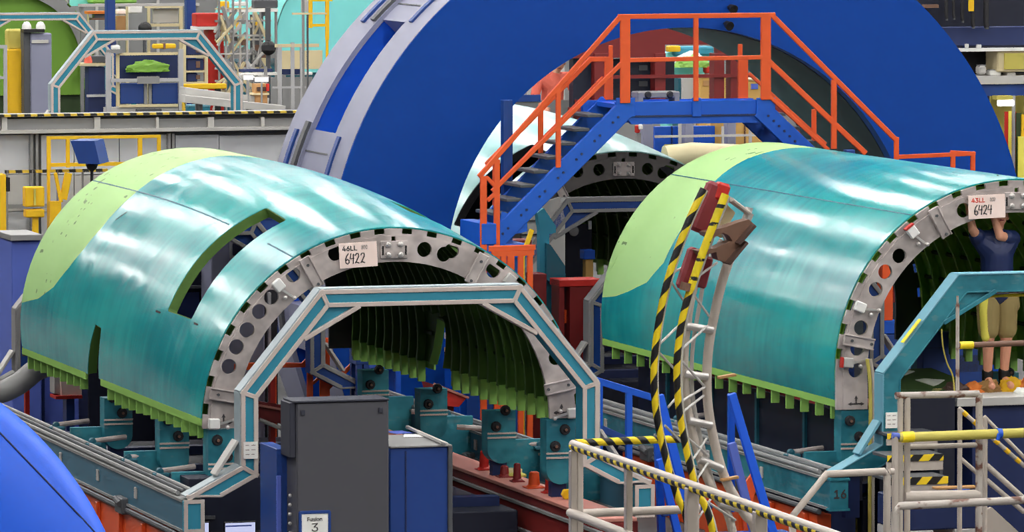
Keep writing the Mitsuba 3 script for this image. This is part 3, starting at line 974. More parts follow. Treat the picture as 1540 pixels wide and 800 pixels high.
# ------------------------------------------------------------------ crossover stairs with orange handrails
YF, YB = 13.6, 14.8
st = thing('crossover_stairs', 'blue steel crossover stairs and platform bridging in front of the ring', 'stairs')
put(px_poly([(926, 154), (1165, 150), (1162, 184), (950, 187)], YF, .12), 'blue', 'platform_beam', st)
a, c = A(926, 155, YF), A(1165, 152, YF)
put(MB().box(a[0], c[0], YF, YB + .1, a[2] - .1, a[2] - .02), 'blue', 'platform_deck', st)
put(px_box(951, 172.5, 1140, 175, YF - .03, .04), 'navy', 'beam_ledge', st)
put(MB().box(a[0] - .25, c[0], YB, YB + .12, a[2] - .42, a[2] - .0), 'blue', 'rear_beam', st)
for Y, nm in ((YF, 'front'), (YB, 'rear')):
    for p, q in (((938, 166), (745, 361)), ((1150, 170), (1262, 277))):
        dY = A(925, 170, YF) - 0
        p3, q3 = A(*p, YF), A(*q, YF)
        p3[1] = q3[1] = Y
        d = nrm(q3 - p3)
        k = put(MB().bar(p3, q3, .1, .36, up=np.cross([0, 1, 0], d), b=.01, ext=.12), 'blue', 'stringer', st)
        for i in range(7):
            t_ = (i + .5) / 7
            for e in (-.07, .07):
                m = MB().lathe([(0, .02), (.022, .02), (.022, 0)], p3 + (q3 - p3) * t_ + d * e + [0, -.05, 0], (0, -1, 0), 8)
                if Y == YF:
                    put(m, 'navy', 'bolt', k)
for p, q, n in (((897, 172), (755, 320), 8), ((1172, 170), (1255, 252), 5)):
    for i in range(n):
        t_ = i / (n - 1)
        c = A(p[0] + (q[0] - p[0]) * t_, p[1] + (q[1] - p[1]) * t_, YF)
        put(MB().box(c[0] - .15, c[0] + .15, YF + .06, YB, c[2] - .06, c[2], .01), 'grey_dark', 'tread', st)
for x, y0, Y in ((762, 150, YB + .2), (1277, 225, YB + .2)):
    a = A(x, y0, Y)
    put(MB().box(a[0] - .09, a[0] + .09, Y - .09, Y + .09, 0, a[2], .01), 'blue_mid', 'leg', st)
a, c = A(722, 336, YF), A(792, 366, YF)
put(MB().box(a[0], a[0] + .28, YF - .1, YB + .1, c[2], a[2], .01).box(a[0], c[0], YF - .05, YB + .05, c[2] - .25, c[2], .01), 'blue', 'foot_block', st)
put(MB().box(a[0] + .1, c[0] - .1, YF, YB, 0, c[2] - .25), 'blue_mid', 'foot_column', st)
k = put(px_poly([(755, 318), (793, 330), (793, 348), (775, 352), (745, 372)], YF - .03, .03), 'blue', 'foot_gusset', st)
for x, w in ((940, 15), (1047, 7), (1151, 15)):
    a = A(x, 151, YF)
    put(MB().box(a[0] - .12 * (w / 10), a[0] + .12 * (w / 10), YF - .05, YF, a[2] - .3, a[2] + .05, .01), 'blue', 'post_socket', st)


def handrail(name, label, polys, Y, w=.085, d=.06, mat='orange'):
    k = thing(name, label, 'handrail')
    for nm, p, q, ww in polys:
        a, b = A(*p, Y), A(*q, Y)
        if nm == 'post' and p[1] >= 330:
            a[2] = 0
        put(MB().bar(a, b, d, ww, up=nrm(np.cross([0, 1, 0], b - a)), b=.008, ext=.0 if nm == 'post' else .035), mat, nm, k)
    return k


handrail('stair_handrail', 'orange handrail along the near side of the blue crossover stairs', [
    ('post', (940, 155), (940, 22), .19), ('post', (1046.5, 152), (1046.5, 22), .09), ('post', (1151.5, 150), (1151.5, 20), .19),
    ('top_rail', (932, 25), (1163, 22.5), .09), ('middle_rail', (946, 90.5), (1150, 86), .08),
    ('top_rail', (932, 26), (722, 264), .09), ('middle_rail', (938, 92), (742, 286), .08),
    ('top_rail', (1162, 24), (1345, 208), .09), ('middle_rail', (1156, 92), (1300, 229), .1), ('lower_rail', (1158, 146), (1244, 224), .07),
    ('post', (839.5, 252), (839.5, 130), .09), ('post', (1254, 224), (1254, 120), .1), ('post', (1348, 250), (1348, 206), .09),
    ('post', (727, 355), (727, 265), .12), ('post', (747, 345), (747, 240), .11),
    ('brace', (733, 268), (748, 284), .07), ('brace', (735, 300), (748, 287), .07)], YF - .06)
handrail('stair_handrail', 'orange handrail along the far side of the blue crossover stairs', [
    ('post', (918.5, 150), (918.5, 68), .07), ('post', (915, 150), (915, 88), .17), ('post', (1113, 150), (1113, 66), .08), ('post', (1118, 150), (1118, 88), .17),
    ('top_rail', (888, 89), (918, 89), .09), ('top_rail', (888, 89), (733, 246), .09), ('post', (813, 246), (813, 166), .09),
    ('lower_rail', (905, 118), (742, 285), .06), ('lower_rail', (1128, 112), (1240, 215), .06), ('post', (1224, 212), (1224, 164), .09), ('post', (745, 340), (745, 236), .1)], YB + .06)
handrail('guard_rail', 'low orange guard rail at the foot of the crossover stairs, beyond the left arch', [
    ('top_rail', (738, 374), (802, 372), .1), ('top_rail', (742, 382), (800, 380), .1), ('post', (797, 460), (797, 376), .1), ('post', (783, 460), (783, 384), .1), ('post', (768, 460), (768, 384), .13), ('post', (757, 460), (757, 384), .1)], 11.0)
handrail('guard_rail', 'low orange guard rail showing over the top of the right half-barrel, before the blue ring', [
    ('top_rail', (1350, 236), (1464, 231), .08), ('post', (1463, 330), (1463, 228), .09), ('post', (1433, 330), (1433, 230), .09), ('top_rail', (1432, 228), (1464, 230), .05)], 15.5)
# the second flight, seen under the left arch
handrail('stair_handrail', 'orange handrail seen through the left half-barrel under its portal frame', [
    ('post', (466, 612), (466, 510), .11), ('post', (488, 612), (488, 508), .19), ('top_rail', (465, 510), (560, 425), .09), ('middle_rail', (432, 549), (456, 549), .08), ('middle_rail', (454, 549), (560, 452), .08),
    ('top_rail', (370, 549), (440, 549), .09), ('lower_rail', (492, 584), (570, 510), .08), ('brace', (472, 575), (488, 560), .05), ('post', (412, 612), (412, 550), .09), ('top_rail', (355, 552), (420, 549), .12)], 15.2)

# blue steel stands and boxes seen under the left panel
for (x0, y0, x1, y1, Y, dp, mat, lab) in (
        (536, 524, 556, 575, 14.6, .5, 'blue_mid', 'small blue trestle table seen between the left barrel and the ring'),
        (568, 532, 604, 570, 15.0, .6, 'blue', 'blue steel trestle next to the small blue table behind the left barrel')):
    k = thing('trestle', lab, 'trestle')
    a, c = A(x0, y0, Y), A(x1, y1, Y)
    put(MB().box(a[0], c[0], Y, Y + dp, a[2] - .3, a[2], .01), mat, 'top', k)
    for x in (a[0] + .06, c[0] - .06):
        for yy in (Y + .06, Y + dp - .06):
            put(MB().box(x - .05, x + .05, yy - .05, yy + .05, 0, a[2] - .3), mat, 'leg', k)
k = thing('cabinet', 'blue cabinet with grey and orange bands, seen through the far slot of the left half-barrel', 'cabinet')
a, c = A(668, 455, 16.2), A(718, 640, 16.2)
put(MB().box(a[0], c[0], 15.2, 16.2, 0, a[2], .02), 'blue', 'body', k)
for y0, y1, mt in ((500, 508, 'grey_light'), (522, 527, 'wood'), (529, 535, 'black')):
    p, q = A(668, y0, 15.2), A(718, y1, 15.2)
    put(MB().box(p[0], q[0], 15.17, 15.2, q[2], p[2]), mt, 'band', k)
k = thing('bin', 'open dark red steel bin with pale rim, low behind the left half-barrel', 'bin')
Y = 12.0
put(px_poly([(652, 578), (702, 598), (690, 612), (662, 610)], Y, .8), 'red', 'body', k)
a, c = A(652, 577, Y), A(704, 598, Y)
put(MB().bar(a + [0, -.02, 0], c + [0, -.02, 0], .06, .04), 'pinkish', 'rim', k)
b = A(675, 610, Y)
put(MB().box(b[0] - .15, b[0] + .15, Y + .2, Y + .6, 0, b[2] + .05), 'red_dark', 'stand', k)

# dark red machine columns and teal brackets between the two tools
cl = thing('machine_column', 'pair of dark red steel columns joined by a top plate, between the two half-barrels', 'column')
YC = 15.6
for x0, x1 in ((841, 849), (857, 893)):
    a, c = A(x0, 421, YC), A(x1, 500, YC)
    put(MB().box(a[0], c[0], YC, YC + .5, 0, a[2], .01), 'red_dark', 'post', cl)
a, c = A(841, 421, YC), A(905, 430, YC)
put(MB().box(a[0], c[0], YC - .02, YC + .6, c[2], a[2], .01), 'red', 'top_plate', cl)
put(px_box(849, 466, 857, 486, YC + .2, .2), 'orange', 'orange_block', cl)
k = thing('machine_column', 'short dark red column right beside the left arch edge', 'column')
a, c = A(802, 412, YC), A(822, 500, YC)
put(MB().box(a[0], c[0], YC, YC + .5, 0, a[2], .01), 'red_dark', 'post', k)
a, c = A(735, 362, YC), A(800, 372, YC)
put(MB().box(a[0], c[0], YC, YC + .5, c[2], a[2], .01), 'red_dark', 'base_plate', k)
k = thing('teal_strut', 'teal folded strut standing below the crossover stairs', 'strut')
YC = 17.0 - .5
put(px_poly([(808, 320), (818, 313), (836, 340), (836, 350), (826, 352), (826, 420), (812, 420), (812, 345)], YC, .2), 'teal_flat', 'flange', k)
put(px_poly([(822, 366), (828, 368), (850, 400), (850, 428), (838, 430), (822, 420)], YC - .1, .1), 'teal_dark', 'web', k)
a = A(820, 420, YC)
put(MB().box(a[0] - .1, a[0] + .4, YC, YC + .2, 0, a[2] + .1), 'teal_dark', 'leg', k)
k = thing('partition_panel', 'dark panel with a round white opening, inside the ring below the stairs', 'panel')
YC = 24.0
a, c = A(850, 338, YC), A(890, 440, YC)
put(MB().box(a[0], c[0], YC, YC + .1, Z0 - 2.1, a[2]), 'navy_dark', 'sheet', k)
p = A(863, 347.5, YC - .03)
put(MB().lathe([(0, .02), (.1, .02), (.105, 0)], p, (0, -1, 0), 18), 'grey_light', 'round_port', k)
put(px_box(885, 332, 890, 345, YC - .05, .05), 'white', 'switch', k)
k = thing('post_with_cap', 'tan post with a blue cap inside the ring below the stairs', 'post')
a, c = A(881, 390, 22.5), A(892, 440, 22.5)
put(MB().box(a[0], c[0], 22.5, 22.7, 0, a[2]), 'tan', 'shaft', k)
put(px_box(878.5, 376, 895, 390, 22.45, .3, .01), 'blue', 'cap', k)
k = thing('pale_bulkhead', 'pale grey bulkhead plates behind the lower stair stringer', 'panel')
a, c = A(790, 325, 19.2), A(850, 440, 19.2)
put(px_poly([(786, 332), (815, 305), (842, 296), (850, 330), (850, 442), (786, 442)], 19.2, .08), 'grey_light', 'plate', k)
put(px_box(790, 331, 812, 333, 19.15, .04), 'grey_dark', 'joint', k)
put(px_box(782, 352, 812, 354, 19.15, .04), 'black', 'joint', k)
put(MB().box(a[0], c[0] - .1, 19.2, 19.28, 0, c[2] + .05), 'grey_light', 'lower_plate', k)
a = A(786, 385, 13.0)
k = solo(MB().bar(a, A(800, 345, 13.0), .05, .08).bar(a * [1, 1, 0], a, .05, .08), 'yellow', 'lever', 'thin yellow lever standing up beside the orange guard rail', 'lever')


# ------------------------------------------------------------------ foreground: railing, hose tower, blue stands, cabinets
def stripe_color(p, n, uv):
    f = uv.x - dr.floor(uv.x)
    w = uv.y * 0
    return mix(lin((236, 206, 30)), lin((22, 22, 24)), smoothstep(.48, .52, f) * (1 - smoothstep(.98, 1.0, f)) + w)


def chip_color(p, n, uv):
    f = uv.x - dr.floor(uv.x)
    a = fbm(p.x * 14, p.y * 14, p.z * 14, 3)
    return mix(lin((240, 214, 32)), lin((26, 26, 26)), smoothstep(.78, .8, f) * smoothstep(.4, .5, a))


M('hazard', 0, .45, tex=proc(stripe_color))
M('hazard_worn', 0, .45, tex=proc(chip_color))


def tube_uv(pts, r, pitch, spiral=1.0, n=10):
    """A tube with u = length / pitch + spiral x turn, for tape wound round it."""
    pts = np.asarray(pts, float)
    d = np.gradient(pts, axis=0)
    d /= np.linalg.norm(d, axis=1, keepdims=True)
    L = np.r_[0, np.cumsum(np.linalg.norm(np.diff(pts, axis=0), axis=1))]
    u = np.array([0, 1.0, 0])
    V, U = [], []
    for i in range(len(pts)):
        s = nrm(np.cross(d[i], u))
        t = np.cross(s, d[i])
        a = np.arange(n + 1) * 2 * np.pi / n
        V.append(pts[i] + r * (np.cos(a)[:, None] * s + np.sin(a)[:, None] * t))
        U.append(np.stack([L[i] / pitch + spiral * a / (2 * np.pi), a], 1))
    F = []
    for i in range(len(pts) - 1):
        for k in range(n):
            a0, b0 = i * (n + 1) + k, (i + 1) * (n + 1) + k
            F += [[a0, b0 + 1, a0 + 1], [a0, b0, b0 + 1]]
    return trimesh.Trimesh(np.vstack(V), np.array(F)[:, ::-1], process=False), np.vstack(U)


YR = -24.0
rk = thing('railing', 'pale grey foreground railing with yellow and black taped handrails', 'railing')
ph = A(862, 668, YR)
m, u = tube_uv([A(864, 666.5, YR), A(950, 662.5, YR), A(1041, 659.5, YR)], .045, .205, 1.0)
put(m, 'hazard', 'striped_handrail', rk, True, uv=u)
e = AZ(1262, 807, ph[2] - .02)
dg = [ph + (e - ph) * t for t in np.linspace(-.002, 1.2, 12)]
m, u = tube_uv(dg, .045, .3, 1.0)
put(MB().tube(dg, .05, 10), 'pipe', 'sloping_handrail', rk, smooth=40)
Ld = float(np.linalg.norm(dg[-1] - dg[0]))
m, u = tube_uv([q + np.array([-.012, -.026, -.022]) for q in dg], .046, Ld / 44, .5)
put(m, 'hazard', 'tape_strip', rk, True, uv=u)


def on_diag(px):
    """The point of the sloping handrail at picture column px."""
    best = min(np.linspace(0, 1.2, 400), key=lambda t: abs(770 + FOCAL * ((ph + (e - ph) * t - CAM) @ RGT) / ((ph + (e - ph) * t - CAM) @ FWD) - px))
    return ph + (e - ph) * best


for px, w in ((861.5, .075), (871, .075), (945, .075), (1040, .14), (1143, .14)):
    q = on_diag(px) if px > 880 else A(px, 675, YR)
    put(MB().box(q[0] - w / 2, q[0] + w / 2, q[1] - .05, q[1] + .05, 0, q[2] - .02, .01), 'pipe', 'post', rk)
put(MB().tube([A(873, 772, YR), A(1052, 765, YR)], .05, 10), 'pipe', 'middle_rail', rk, smooth=40)
a = on_diag(1150)
put(MB().tube([A(858, 771, YR), np.r_[a[:2], a[2] - .8]], .055, 10), 'pipe', 'middle_rail', rk, smooth=40)

# the curved hose tower
YT = -27.0
tw = thing('hose_tower', 'curved lattice tower of grey tubes with yellow and black taped fronts and maroon pads', 'tower')


def curve(pts, dy=0.0):
    q = [A(a, b, YT + dy) for a, b in pts]
    q.append(np.r_[q[-1][:2] + (q[-1] - q[-2])[:2] * 1.2, q[-1][2] - 1.6])
    q.append(np.r_[q[-1][:2] + (q[-1] - q[-2])[:2] * .6, 0.0])
    return smooth_path(q, 6)


c1 = [(1058, 284), (1040, 322), (1020, 372), (1003, 425), (991, 482), (984, 540), (984, 592), (990, 640), (1004, 700), (1018, 745), (1036, 800)]
c2 = [(1091, 292), (1073, 337), (1055, 385), (1038, 435), (1026, 480), (1019, 530), (1018, 572), (1022, 622), (1033, 680), (1047, 735), (1072, 800)]
c3 = [(1072, 340), (1055, 400), (1041, 440), (1033, 490), (1029, 540), (1031, 590), (1039, 640), (1056, 700), (1076, 745), (1102, 800)]
c4 = [(1127, 320), (1103, 375), (1087, 420), (1075, 470), (1066, 520), (1063, 570), (1066, 620), (1078, 680), (1093, 725), (1118, 770), (1140, 815)]
c5 = [(1085, 360), (1064, 400), (1050, 470), (1042, 520), (1040, 570), (1044, 612), (1054, 660), (1072, 725), (1092, 775), (1104, 800)]
m, u = tube_uv(curve(c1), .04, .37, 1.0)
put(m, 'hazard', 'taped_tube', tw, True, uv=u)
m, u = tube_uv(curve(c2), .04, .3, .8)
hi = smooth_path([A(a, b, YT) for a, b in c2[:4]], 6)
mw, uw = tube_uv(hi, .046, .21, .3)
put(mw, 'hazard_worn', 'worn_taped_tube', tw, True, uv=uw)
put(m, 'hazard', 'taped_tube', tw, True, uv=u)
put(MB().tube(curve([(a + 5, b + 2) for a, b in c1], .05), .018, 6), 'grey_light', 'backing_strip', tw, smooth=40)
put(MB().tube(curve([(a + 6, b + 3) for a, b in c2], .05), .018, 6), 'grey_light', 'backing_strip', tw, smooth=40)
put(MB().tube(curve(c3, .6), .05, 10), 'pipe', 'rear_tube', tw, smooth=40)
put(MB().tube(curve(c4, .6), .055, 10), 'pipe', 'rear_tube', tw, smooth=40)
put(MB().tube(curve(c5, .7), .025, 8), 'grey_light', 'cable_chain', tw, smooth=40)
Y = YT + .55
for p, q in (((1032, 490), (1072, 497)), ((1030, 562), (1064, 567)), ((1036, 632), (1070, 640)), ((1052, 690), (1086, 705)), ((1082, 757), (1112, 765))):
    put(MB().tube([A(*p, Y), A(*q, Y)], .045, 10), 'steel_bright', 'cross_tube', tw, smooth=40)
for p, q in (((1092, 297), (1124, 320)), ((1100, 300), (1128, 322))):
    put(MB().tube([A(*p, YT + .1), A(*q, Y)], .025, 8), 'pipe', 'head_strut', tw, smooth=40)
put(MB().tube([A(1127, 312, Y), A(1121, 334, Y)], .045, 8), 'grey_light', 'head_socket', tw, smooth=40)
for i, (p, q) in enumerate((((1011, 410), (1032, 400)), ((1010, 425), (1030, 455)), ((991, 518), (1020, 490)), ((991, 530), (1017, 558)), ((1026, 524), (1064, 490)), ((1041, 440), (1066, 475)), ((1023, 540), (1060, 582)),
                            ((1005, 612), (1022, 592)), ((1024, 604), (1060, 582)), ((1000, 640), (1024, 664)), ((1030, 655), (1066, 686)), ((1026, 620), (1058, 595)), ((1036, 700), (1062, 660)), ((1045, 725), (1066, 694)), ((1064, 755), (1106, 782)), ((1050, 780), (1072, 745)), ((1044, 420), (1078, 395)), ((1072, 330), (1100, 375)))):
    put(MB().tube([A(*p, YT + .05), A(*q, Y)], .014, 6), 'grey_light', 'lattice_rod', tw, smooth=40)
for p, q, w in (((1078, 280), (1052, 346), 30), ((1048, 378), (1030, 432), 26)):          # maroon pads
    a, b = A(*p, YT + .25), A(*q, YT + .25)
    put(MB().bar(a, b, .16, w / 130, up=nrm(np.cross([0, 1, 0], b - a)), b=.04, ext=.03), 'maroon', 'pad', tw)
put(MB().bar(A(1088, 275, YT + .23), A(1080, 302, YT + .23), .17, .15, up=(1, 0, .3), b=.03), 'red', 'pad_end', tw, label='brighter red end of the upper pad')
put(MB().bar(A(1062, 385, YT + .45), A(1050, 432, YT + .45), .1, .16, up=(1, 0, .3), b=.03), 'maroon', 'pad', tw)
put(px_poly([(1092, 306), (1106, 320), (1085, 358), (1074, 352)], YT + .35, .03), 'beige', 'plate', tw)
for pts in ([(1060, 349), (1086, 343), (1115, 333), (1126, 330), (1135, 338), (1110.5, 366), (1103, 365), (1097, 354.5), (1088, 350), (1070, 359), (1061, 354.5)],
            [(1048.6, 377), (1074.5, 373.6), (1097, 363.5), (1117, 360), (1123, 363.5), (1096, 396), (1080, 390.5), (1077, 379), (1054, 385)]):
    k = put(px_poly(pts, YT + .0, .2), 'brown', 'hose_horn', tw, label='rusty brown flared bracket')
    i = 4 if len(pts) > 9 else 4
    a, b = A(*pts[i], YT - .01), A(*pts[i + 1], YT - .01)
    put(MB().bar(a + [-.03, 0, 0], b + [-.03, 0, 0], .24, .03), 'brown_dark', 'lip', k)
put(MB().tube([A(1032, 425, YT - .02), A(1029, 437, YT - .02)], .06, 10), 'brown', 'clamp', tw)
for p in ((1084, 722), (1097, 757), (1080, 568)):
    a = A(*p, Y)
    put(MB().bar(a, a + [.2, .0, .03], .08, .03, b=.005), 'wood', 'wooden_wedge', tw)

# blue steel stands
YB2 = -1.0
k = thing('blue_stand', 'blue steel railing stand right beside the aluminium-edged portal frame', 'stand')


def px_bar(p, q, Y, w, mat, nm, k, d=.09, Y2=None):
    a, b = A(*p, Y), A(*q, Y if Y2 is None else Y2)
    return put(MB().bar(a, b, d, w, up=nrm(np.cross([0, 1, 0], b - a)), b=.008), mat, nm, k)


for nm, p, q, w, mt in (('top_rail', (893, 571), (988, 600), .11, 'blue'), ('post', (901, 574), (901, 692), .1, 'blue'), ('post', (945.5, 588), (945.5, 700), .1, 'blue'), ('lower_rail', (898, 642), (944, 662), .11, 'blue_mid'),
                        ('lower_rail', (940, 692), (985, 712), .11, 'blue_mid'), ('slanted_leg', (991, 594), (1046, 810), .14, 'blue_bright'), ('rear_leg', (989, 660), (996, 830), .12, 'blue'), ('slanted_leg', (992, 690), (1026, 830), .12, 'blue_bright'), ('foot_bar', (995, 772), (1070, 760), .1, 'blue_mid')):
    px_bar(p, q, YB2 if nm != 'rear_leg' else YB2 + .3, w, mt, nm, k)
a = A(996, 830, YB2)
put(MB().box(a[0] - .1, a[0] + .6, YB2 - .1, YB2 + .4, 0, a[2] + .05, .01), 'blue_mid', 'foot', k)
k = thing('blue_stand', 'narrow blue steel A-frame stand in front of the right cradle rail', 'stand')
for nm, p, q, w, mt in (('rear_leg', (1099.5, 592), (1099.5, 770), .1, 'blue'), ('slanted_leg', (1100, 592), (1165, 810), .13, 'blue_bright'), ('slanted_leg', (1100, 666), (1136, 810), .13, 'lavender')):
    px_bar(p, q, -2.4 if nm != 'rear_leg' else -2.1, w, mt, nm, k)
a = A(1136, 810, -2.4)
put(MB().box(a[0] - .5, a[0] + .6, -2.5, -2.0, 0, a[2] + .08, .01), 'blue_mid', 'foot', k)

# electrical cabinets
YC = -4.0
ck = thing('electrical_cabinet', 'tall dark grey electrical cabinet in front of the left arch, with a framed sign', 'cabinet')
a, c = A(446, 606, YC), A(585, 800, YC)
put(MB().box(a[0], c[0], YC, YC + .6, 0, a[2], .02), 'cabinet', 'door', ck)
put(MB().box(a[0] - .09, a[0], YC + .05, YC + .6, A(0, 703, YC)[2], a[2] - .0, .01), 'cabinet_side', 'side_duct', ck)
put(MB().box(a[0] - .05, c[0], YC - .03, YC + .6, a[2], a[2] + .03, .01), 'cabinet_side', 'top_lip', ck)
for x, y in ((456, 622), (573, 618)):
    put(px_box(x - 3, y - 5, x + 3, y + 3, YC - .03, .03, .005), 'cabinet_side', 'latch', ck)
for i in range(6):
    q = A(436, 745 + i * 14, YC + .3)
    put(MB().lathe([(0, .03), (.025, .02), (.03, 0)], q, (0, -1, 0), 8), 'steel_bright', 'stud', ck)
sg_ = thing('framed_sign', 'small pale sign reading Fusion 3 in a blue frame on the grey cabinet door', 'sign')
a, c = A(450, 770, YC - .01), A(496, 830, YC - .01)
put(MB().box(a[0], c[0], YC - .03, YC - .003, c[2], a[2]), 'paper_white', 'card', sg_)
for x0, x1, z0, z1 in ((a[0] - .01, a[0] + .03, c[2], a[2]), (c[0] - .03, c[0] + .01, c[2], a[2]), (a[0], c[0], a[2] - .03, a[2] + .015)):
    put(MB().box(x0, x1, YC - .045, YC - .002, z0, z1, .005), 'blue_mid', 'frame', sg_)
q = A(473, 783.5, YC - .032)
text_on('Fusion', q, .055, 'ink', sg_, ex=(1, 0, 0), center=True, bold=True)
q = A(473, 799, YC - .032)
text_on('3', q, .12, 'ink', sg_, center=True, stretch=1.2)
bk = thing('equipment_cabinet', 'blue equipment cabinet with papers on its sloping grey top, beside the grey cabinet', 'cabinet')
a, c = A(586, 674, YC + .4), A(676, 800, YC + .4)
put(MB().box(a[0], c[0] - .02, YC + .4, YC + 2.0, 0, a[2], .015), 'blue_mid', 'body', bk)
put(MB().box(c[0] - .03, c[0] + .04, YC + .36, YC + 2.0, 0, a[2] + .01, .01), 'grey_dark', 'edge_frame', bk)
put(MB().box(a[0], c[0] + .03, YC + .36, YC + 2.0, a[2], a[2] + .03, .01), 'grey', 'top', bk)
put(MB().box(a[0] + .24, a[0] + .26, YC + .385, YC + .4, .2, a[2] - .05), 'navy', 'door_gap', bk)
for i, (x, y, r) in enumerate(((600, 650, .2), (622, 655, -.3))):
    q = AZ(x, y, a[2] + .036 + i * .002)
    k = solo(MB().obox(q, [[math.cos(r), math.sin(r), 0], [-math.sin(r), math.cos(r), 0], [0, 0, 1]], [.15, .2, .003]), 'paper_white' if i else 'lavender', 'paper_sheet', ('lavender sheet of paper', 'white sheet of paper')[i] + ' lying on top of the blue equipment cabinet', 'paper')
k = thing('hand_bar', 'long grey bar leaning across the top of the blue equipment cabinet', 'bar')
put(MB().bar(A(640, 650, YC + 1.2), A(690, 670, YC + 1.6), .05, .05, b=.01).box(0, .001, 0, .001, 0, .001), 'grey_light', 'bar', k) if False else put(MB().bar(AZ(612, 642, a[2] + .07), AZ(672, 668, a[2] + .07), .05, .05, b=.01), 'grey_light', 'shaft', k)
k = thing('cable_rack', 'narrow blue perforated rack left of the grey cabinet, with studs', 'rack')
a, c = A(416, 675, YC + .6), A(436, 800, YC + .6)
put(MB().box(a[0], c[0], YC + .6, YC + 1.6, 0, a[2], .01), 'blue_mid', 'column', k)
put(MB().box(a[0] - .01, a[0] + .06, YC + .55, YC + .6, .3, a[2] - .4, .01), 'lavender', 'cable', k)
k = thing('computer_desk', 'low black desk in front of the dark space under the left portal frame', 'desk')
YD = -.95
a, c = A(296, 735, YD), A(414, 830, YD)
put(MB().box(a[0], c[0], YD + .5, YD + 1.2, 0, a[2] + .1, .01), 'navy_dark', 'back', k)
z = A(300, 806, YD)[2]
put(MB().box(a[0], c[0], YD - .2, YD + .5, z - .05, z, .01), 'black', 'top', k)
put(MB().box(a[0], a[0] + .05, YD - .15, YD + .5, 0, z - .05).box(c[0] - .05, c[0], YD - .15, YD + .5, 0, z - .05), 'black', 'leg', k)
put(px_box(302, 776, 324, 781, YD + .45, .04), 'grey_dark', 'cable_duct', k)
for i, (x0, x1) in enumerate(((290, 314), (339, 384))):
    k = thing('monitor', ('narrow lit monitor screen next to the trimmed end box', 'wide lit monitor screen on the black desk')[i], 'monitor')
    a, c = A(x0, 787, YD), A(x1, 803, YD)
    put(MB().box(a[0] - .02, c[0] + .02, YD + .01, YD + .06, z, a[2] + .02, .01), 'black', 'bezel', k)
    s = put(MB().box(a[0], c[0], YD, YD + .012, c[2], a[2]), 'screen', 'screen', k)
    emit(s, (.62, .66, .95))
    if i:
        p0 = A(x0, 791, YD)
        put(MB().box(a[0], c[0] - .06, YD - .004, YD, p0[2] - .015, p0[2] + .005), 'lavender', 'title_bar', k)
k = thing('cross_bar', 'dark red cross beam with a pale pipe in the dark under the left portal frame', 'rail')
YQ = 6.0
px_bar((362, 612), (440, 626), YQ, .3, 'red_dark', 'web', k, d=.3)
px_bar((366, 605), (440, 618), YQ - .05, .04, 'pinkish', 'flange', k, d=.34)
put(MB().tube([A(390, 631, YQ - .2), A(432, 648, YQ - .2)], .035, 8), 'grey_light', 'pipe', k)
a, c = A(411, 560, YQ), A(419, 615, YQ)
put(MB().box(a[0], c[0], YQ + .2, YQ + .35, 0, a[2]), 'red', 'post', k)

# red locating fixtures on the base rail under the left tool
def on_rail(px, z):
    x = TL.x0 + 2.75
    ys = np.linspace(-3, 14, 600)
    best = min(ys, key=lambda y: abs(770 + FOCAL * ((np.array([x, y, z]) - CAM) @ RGT) / ((np.array([x, y, z]) - CAM) @ FWD) - px))
    return np.array([x, best, z])


zr = Z0 - 1.82
for px, h, w, mt, fm in ((728, .3, .16, 'red', 'tall red cylindrical fixture'), (759, .17, .15, 'red_dark', 'short dark red fixture'), (778, .28, .13, 'red_dark', 'slim dark red fixture'), (803, .24, .19, 'orange', 'bright orange flared fixture'), (825, .22, .13, 'red', 'red cone-shaped fixture')):
    q = on_rail(px, zr)
    k = thing('locator_fixture', f'{fm} standing on the pinkish base rail', 'fixture', 'locating fixtures on the base rail')
    put(MB().lathe([(0, 0), (w * .75, 0), (w * .7, .03), (w * .5, .05), (w * .42, h), (w * .3, h + .02), (0, h + .02)], q, n=12), mt, 'body', k, smooth=35)
    put(MB().box(q[0] - w * .8, q[0] + w * .8, q[1] - w * .8, q[1] + w * .8, q[2], q[2] + .02, .004), mt, 'base_plate', k)
q = on_rail(849, zr)
solo(MB().lathe([(0, -.05), (.085, -.05), (.085, .05), (0, .05)], q + [0, -.1, .085], (0, 1, 0), 6), 'yellow', 'hexagonal_stop', 'yellow hexagonal stop on the base rail beside the foreground railing', 'stop')
for i, (x, y) in enumerate(((752, 698), (758, 709))):
    q = on_rail(x, zr)
    q[0] += .2
    solo(MB().box(q[0] - .15, q[0] + .15, q[1] - .12, q[1] + .12, zr, zr + .05 + .06 * (1 - i), .01), 'yellow_pad' if i else 'beige', 'shim_block', ('pale upper', 'olive yellow lower')[i] + ' shim block between the red fixtures on the base rail', 'block')
k = thing('yellow_bracket', 'yellow stepped steel bracket below the end box marked 16', 'bracket')
put(px_poly([(1273, 830), (1273, 786), (1283, 786), (1283, 780), (1293, 780), (1293, 830)], 1.0, .3), 'yellow_pad', 'plate', k)
a = A(1283, 825, 1.0)
put(MB().box(a[0] - .1, a[0] + .1, 1, 1.3, 0, a[2]), 'yellow_pad', 'foot', k)
k = thing('orange_paddle', 'orange rounded paddle plate behind the narrow blue A-frame stand', 'paddle')
put(px_poly([(1118, 745), (1122, 725), (1132, 710), (1140, 712), (1141, 728), (1134, 745), (1128, 775), (1118, 775)], -1.9, .06), 'orange', 'plate', k)
a = A(1122, 770, -1.9)
put(MB().box(a[0] - .03, a[0] + .08, -1.9, -1.84, 0, a[2]), 'orange', 'stem', k)

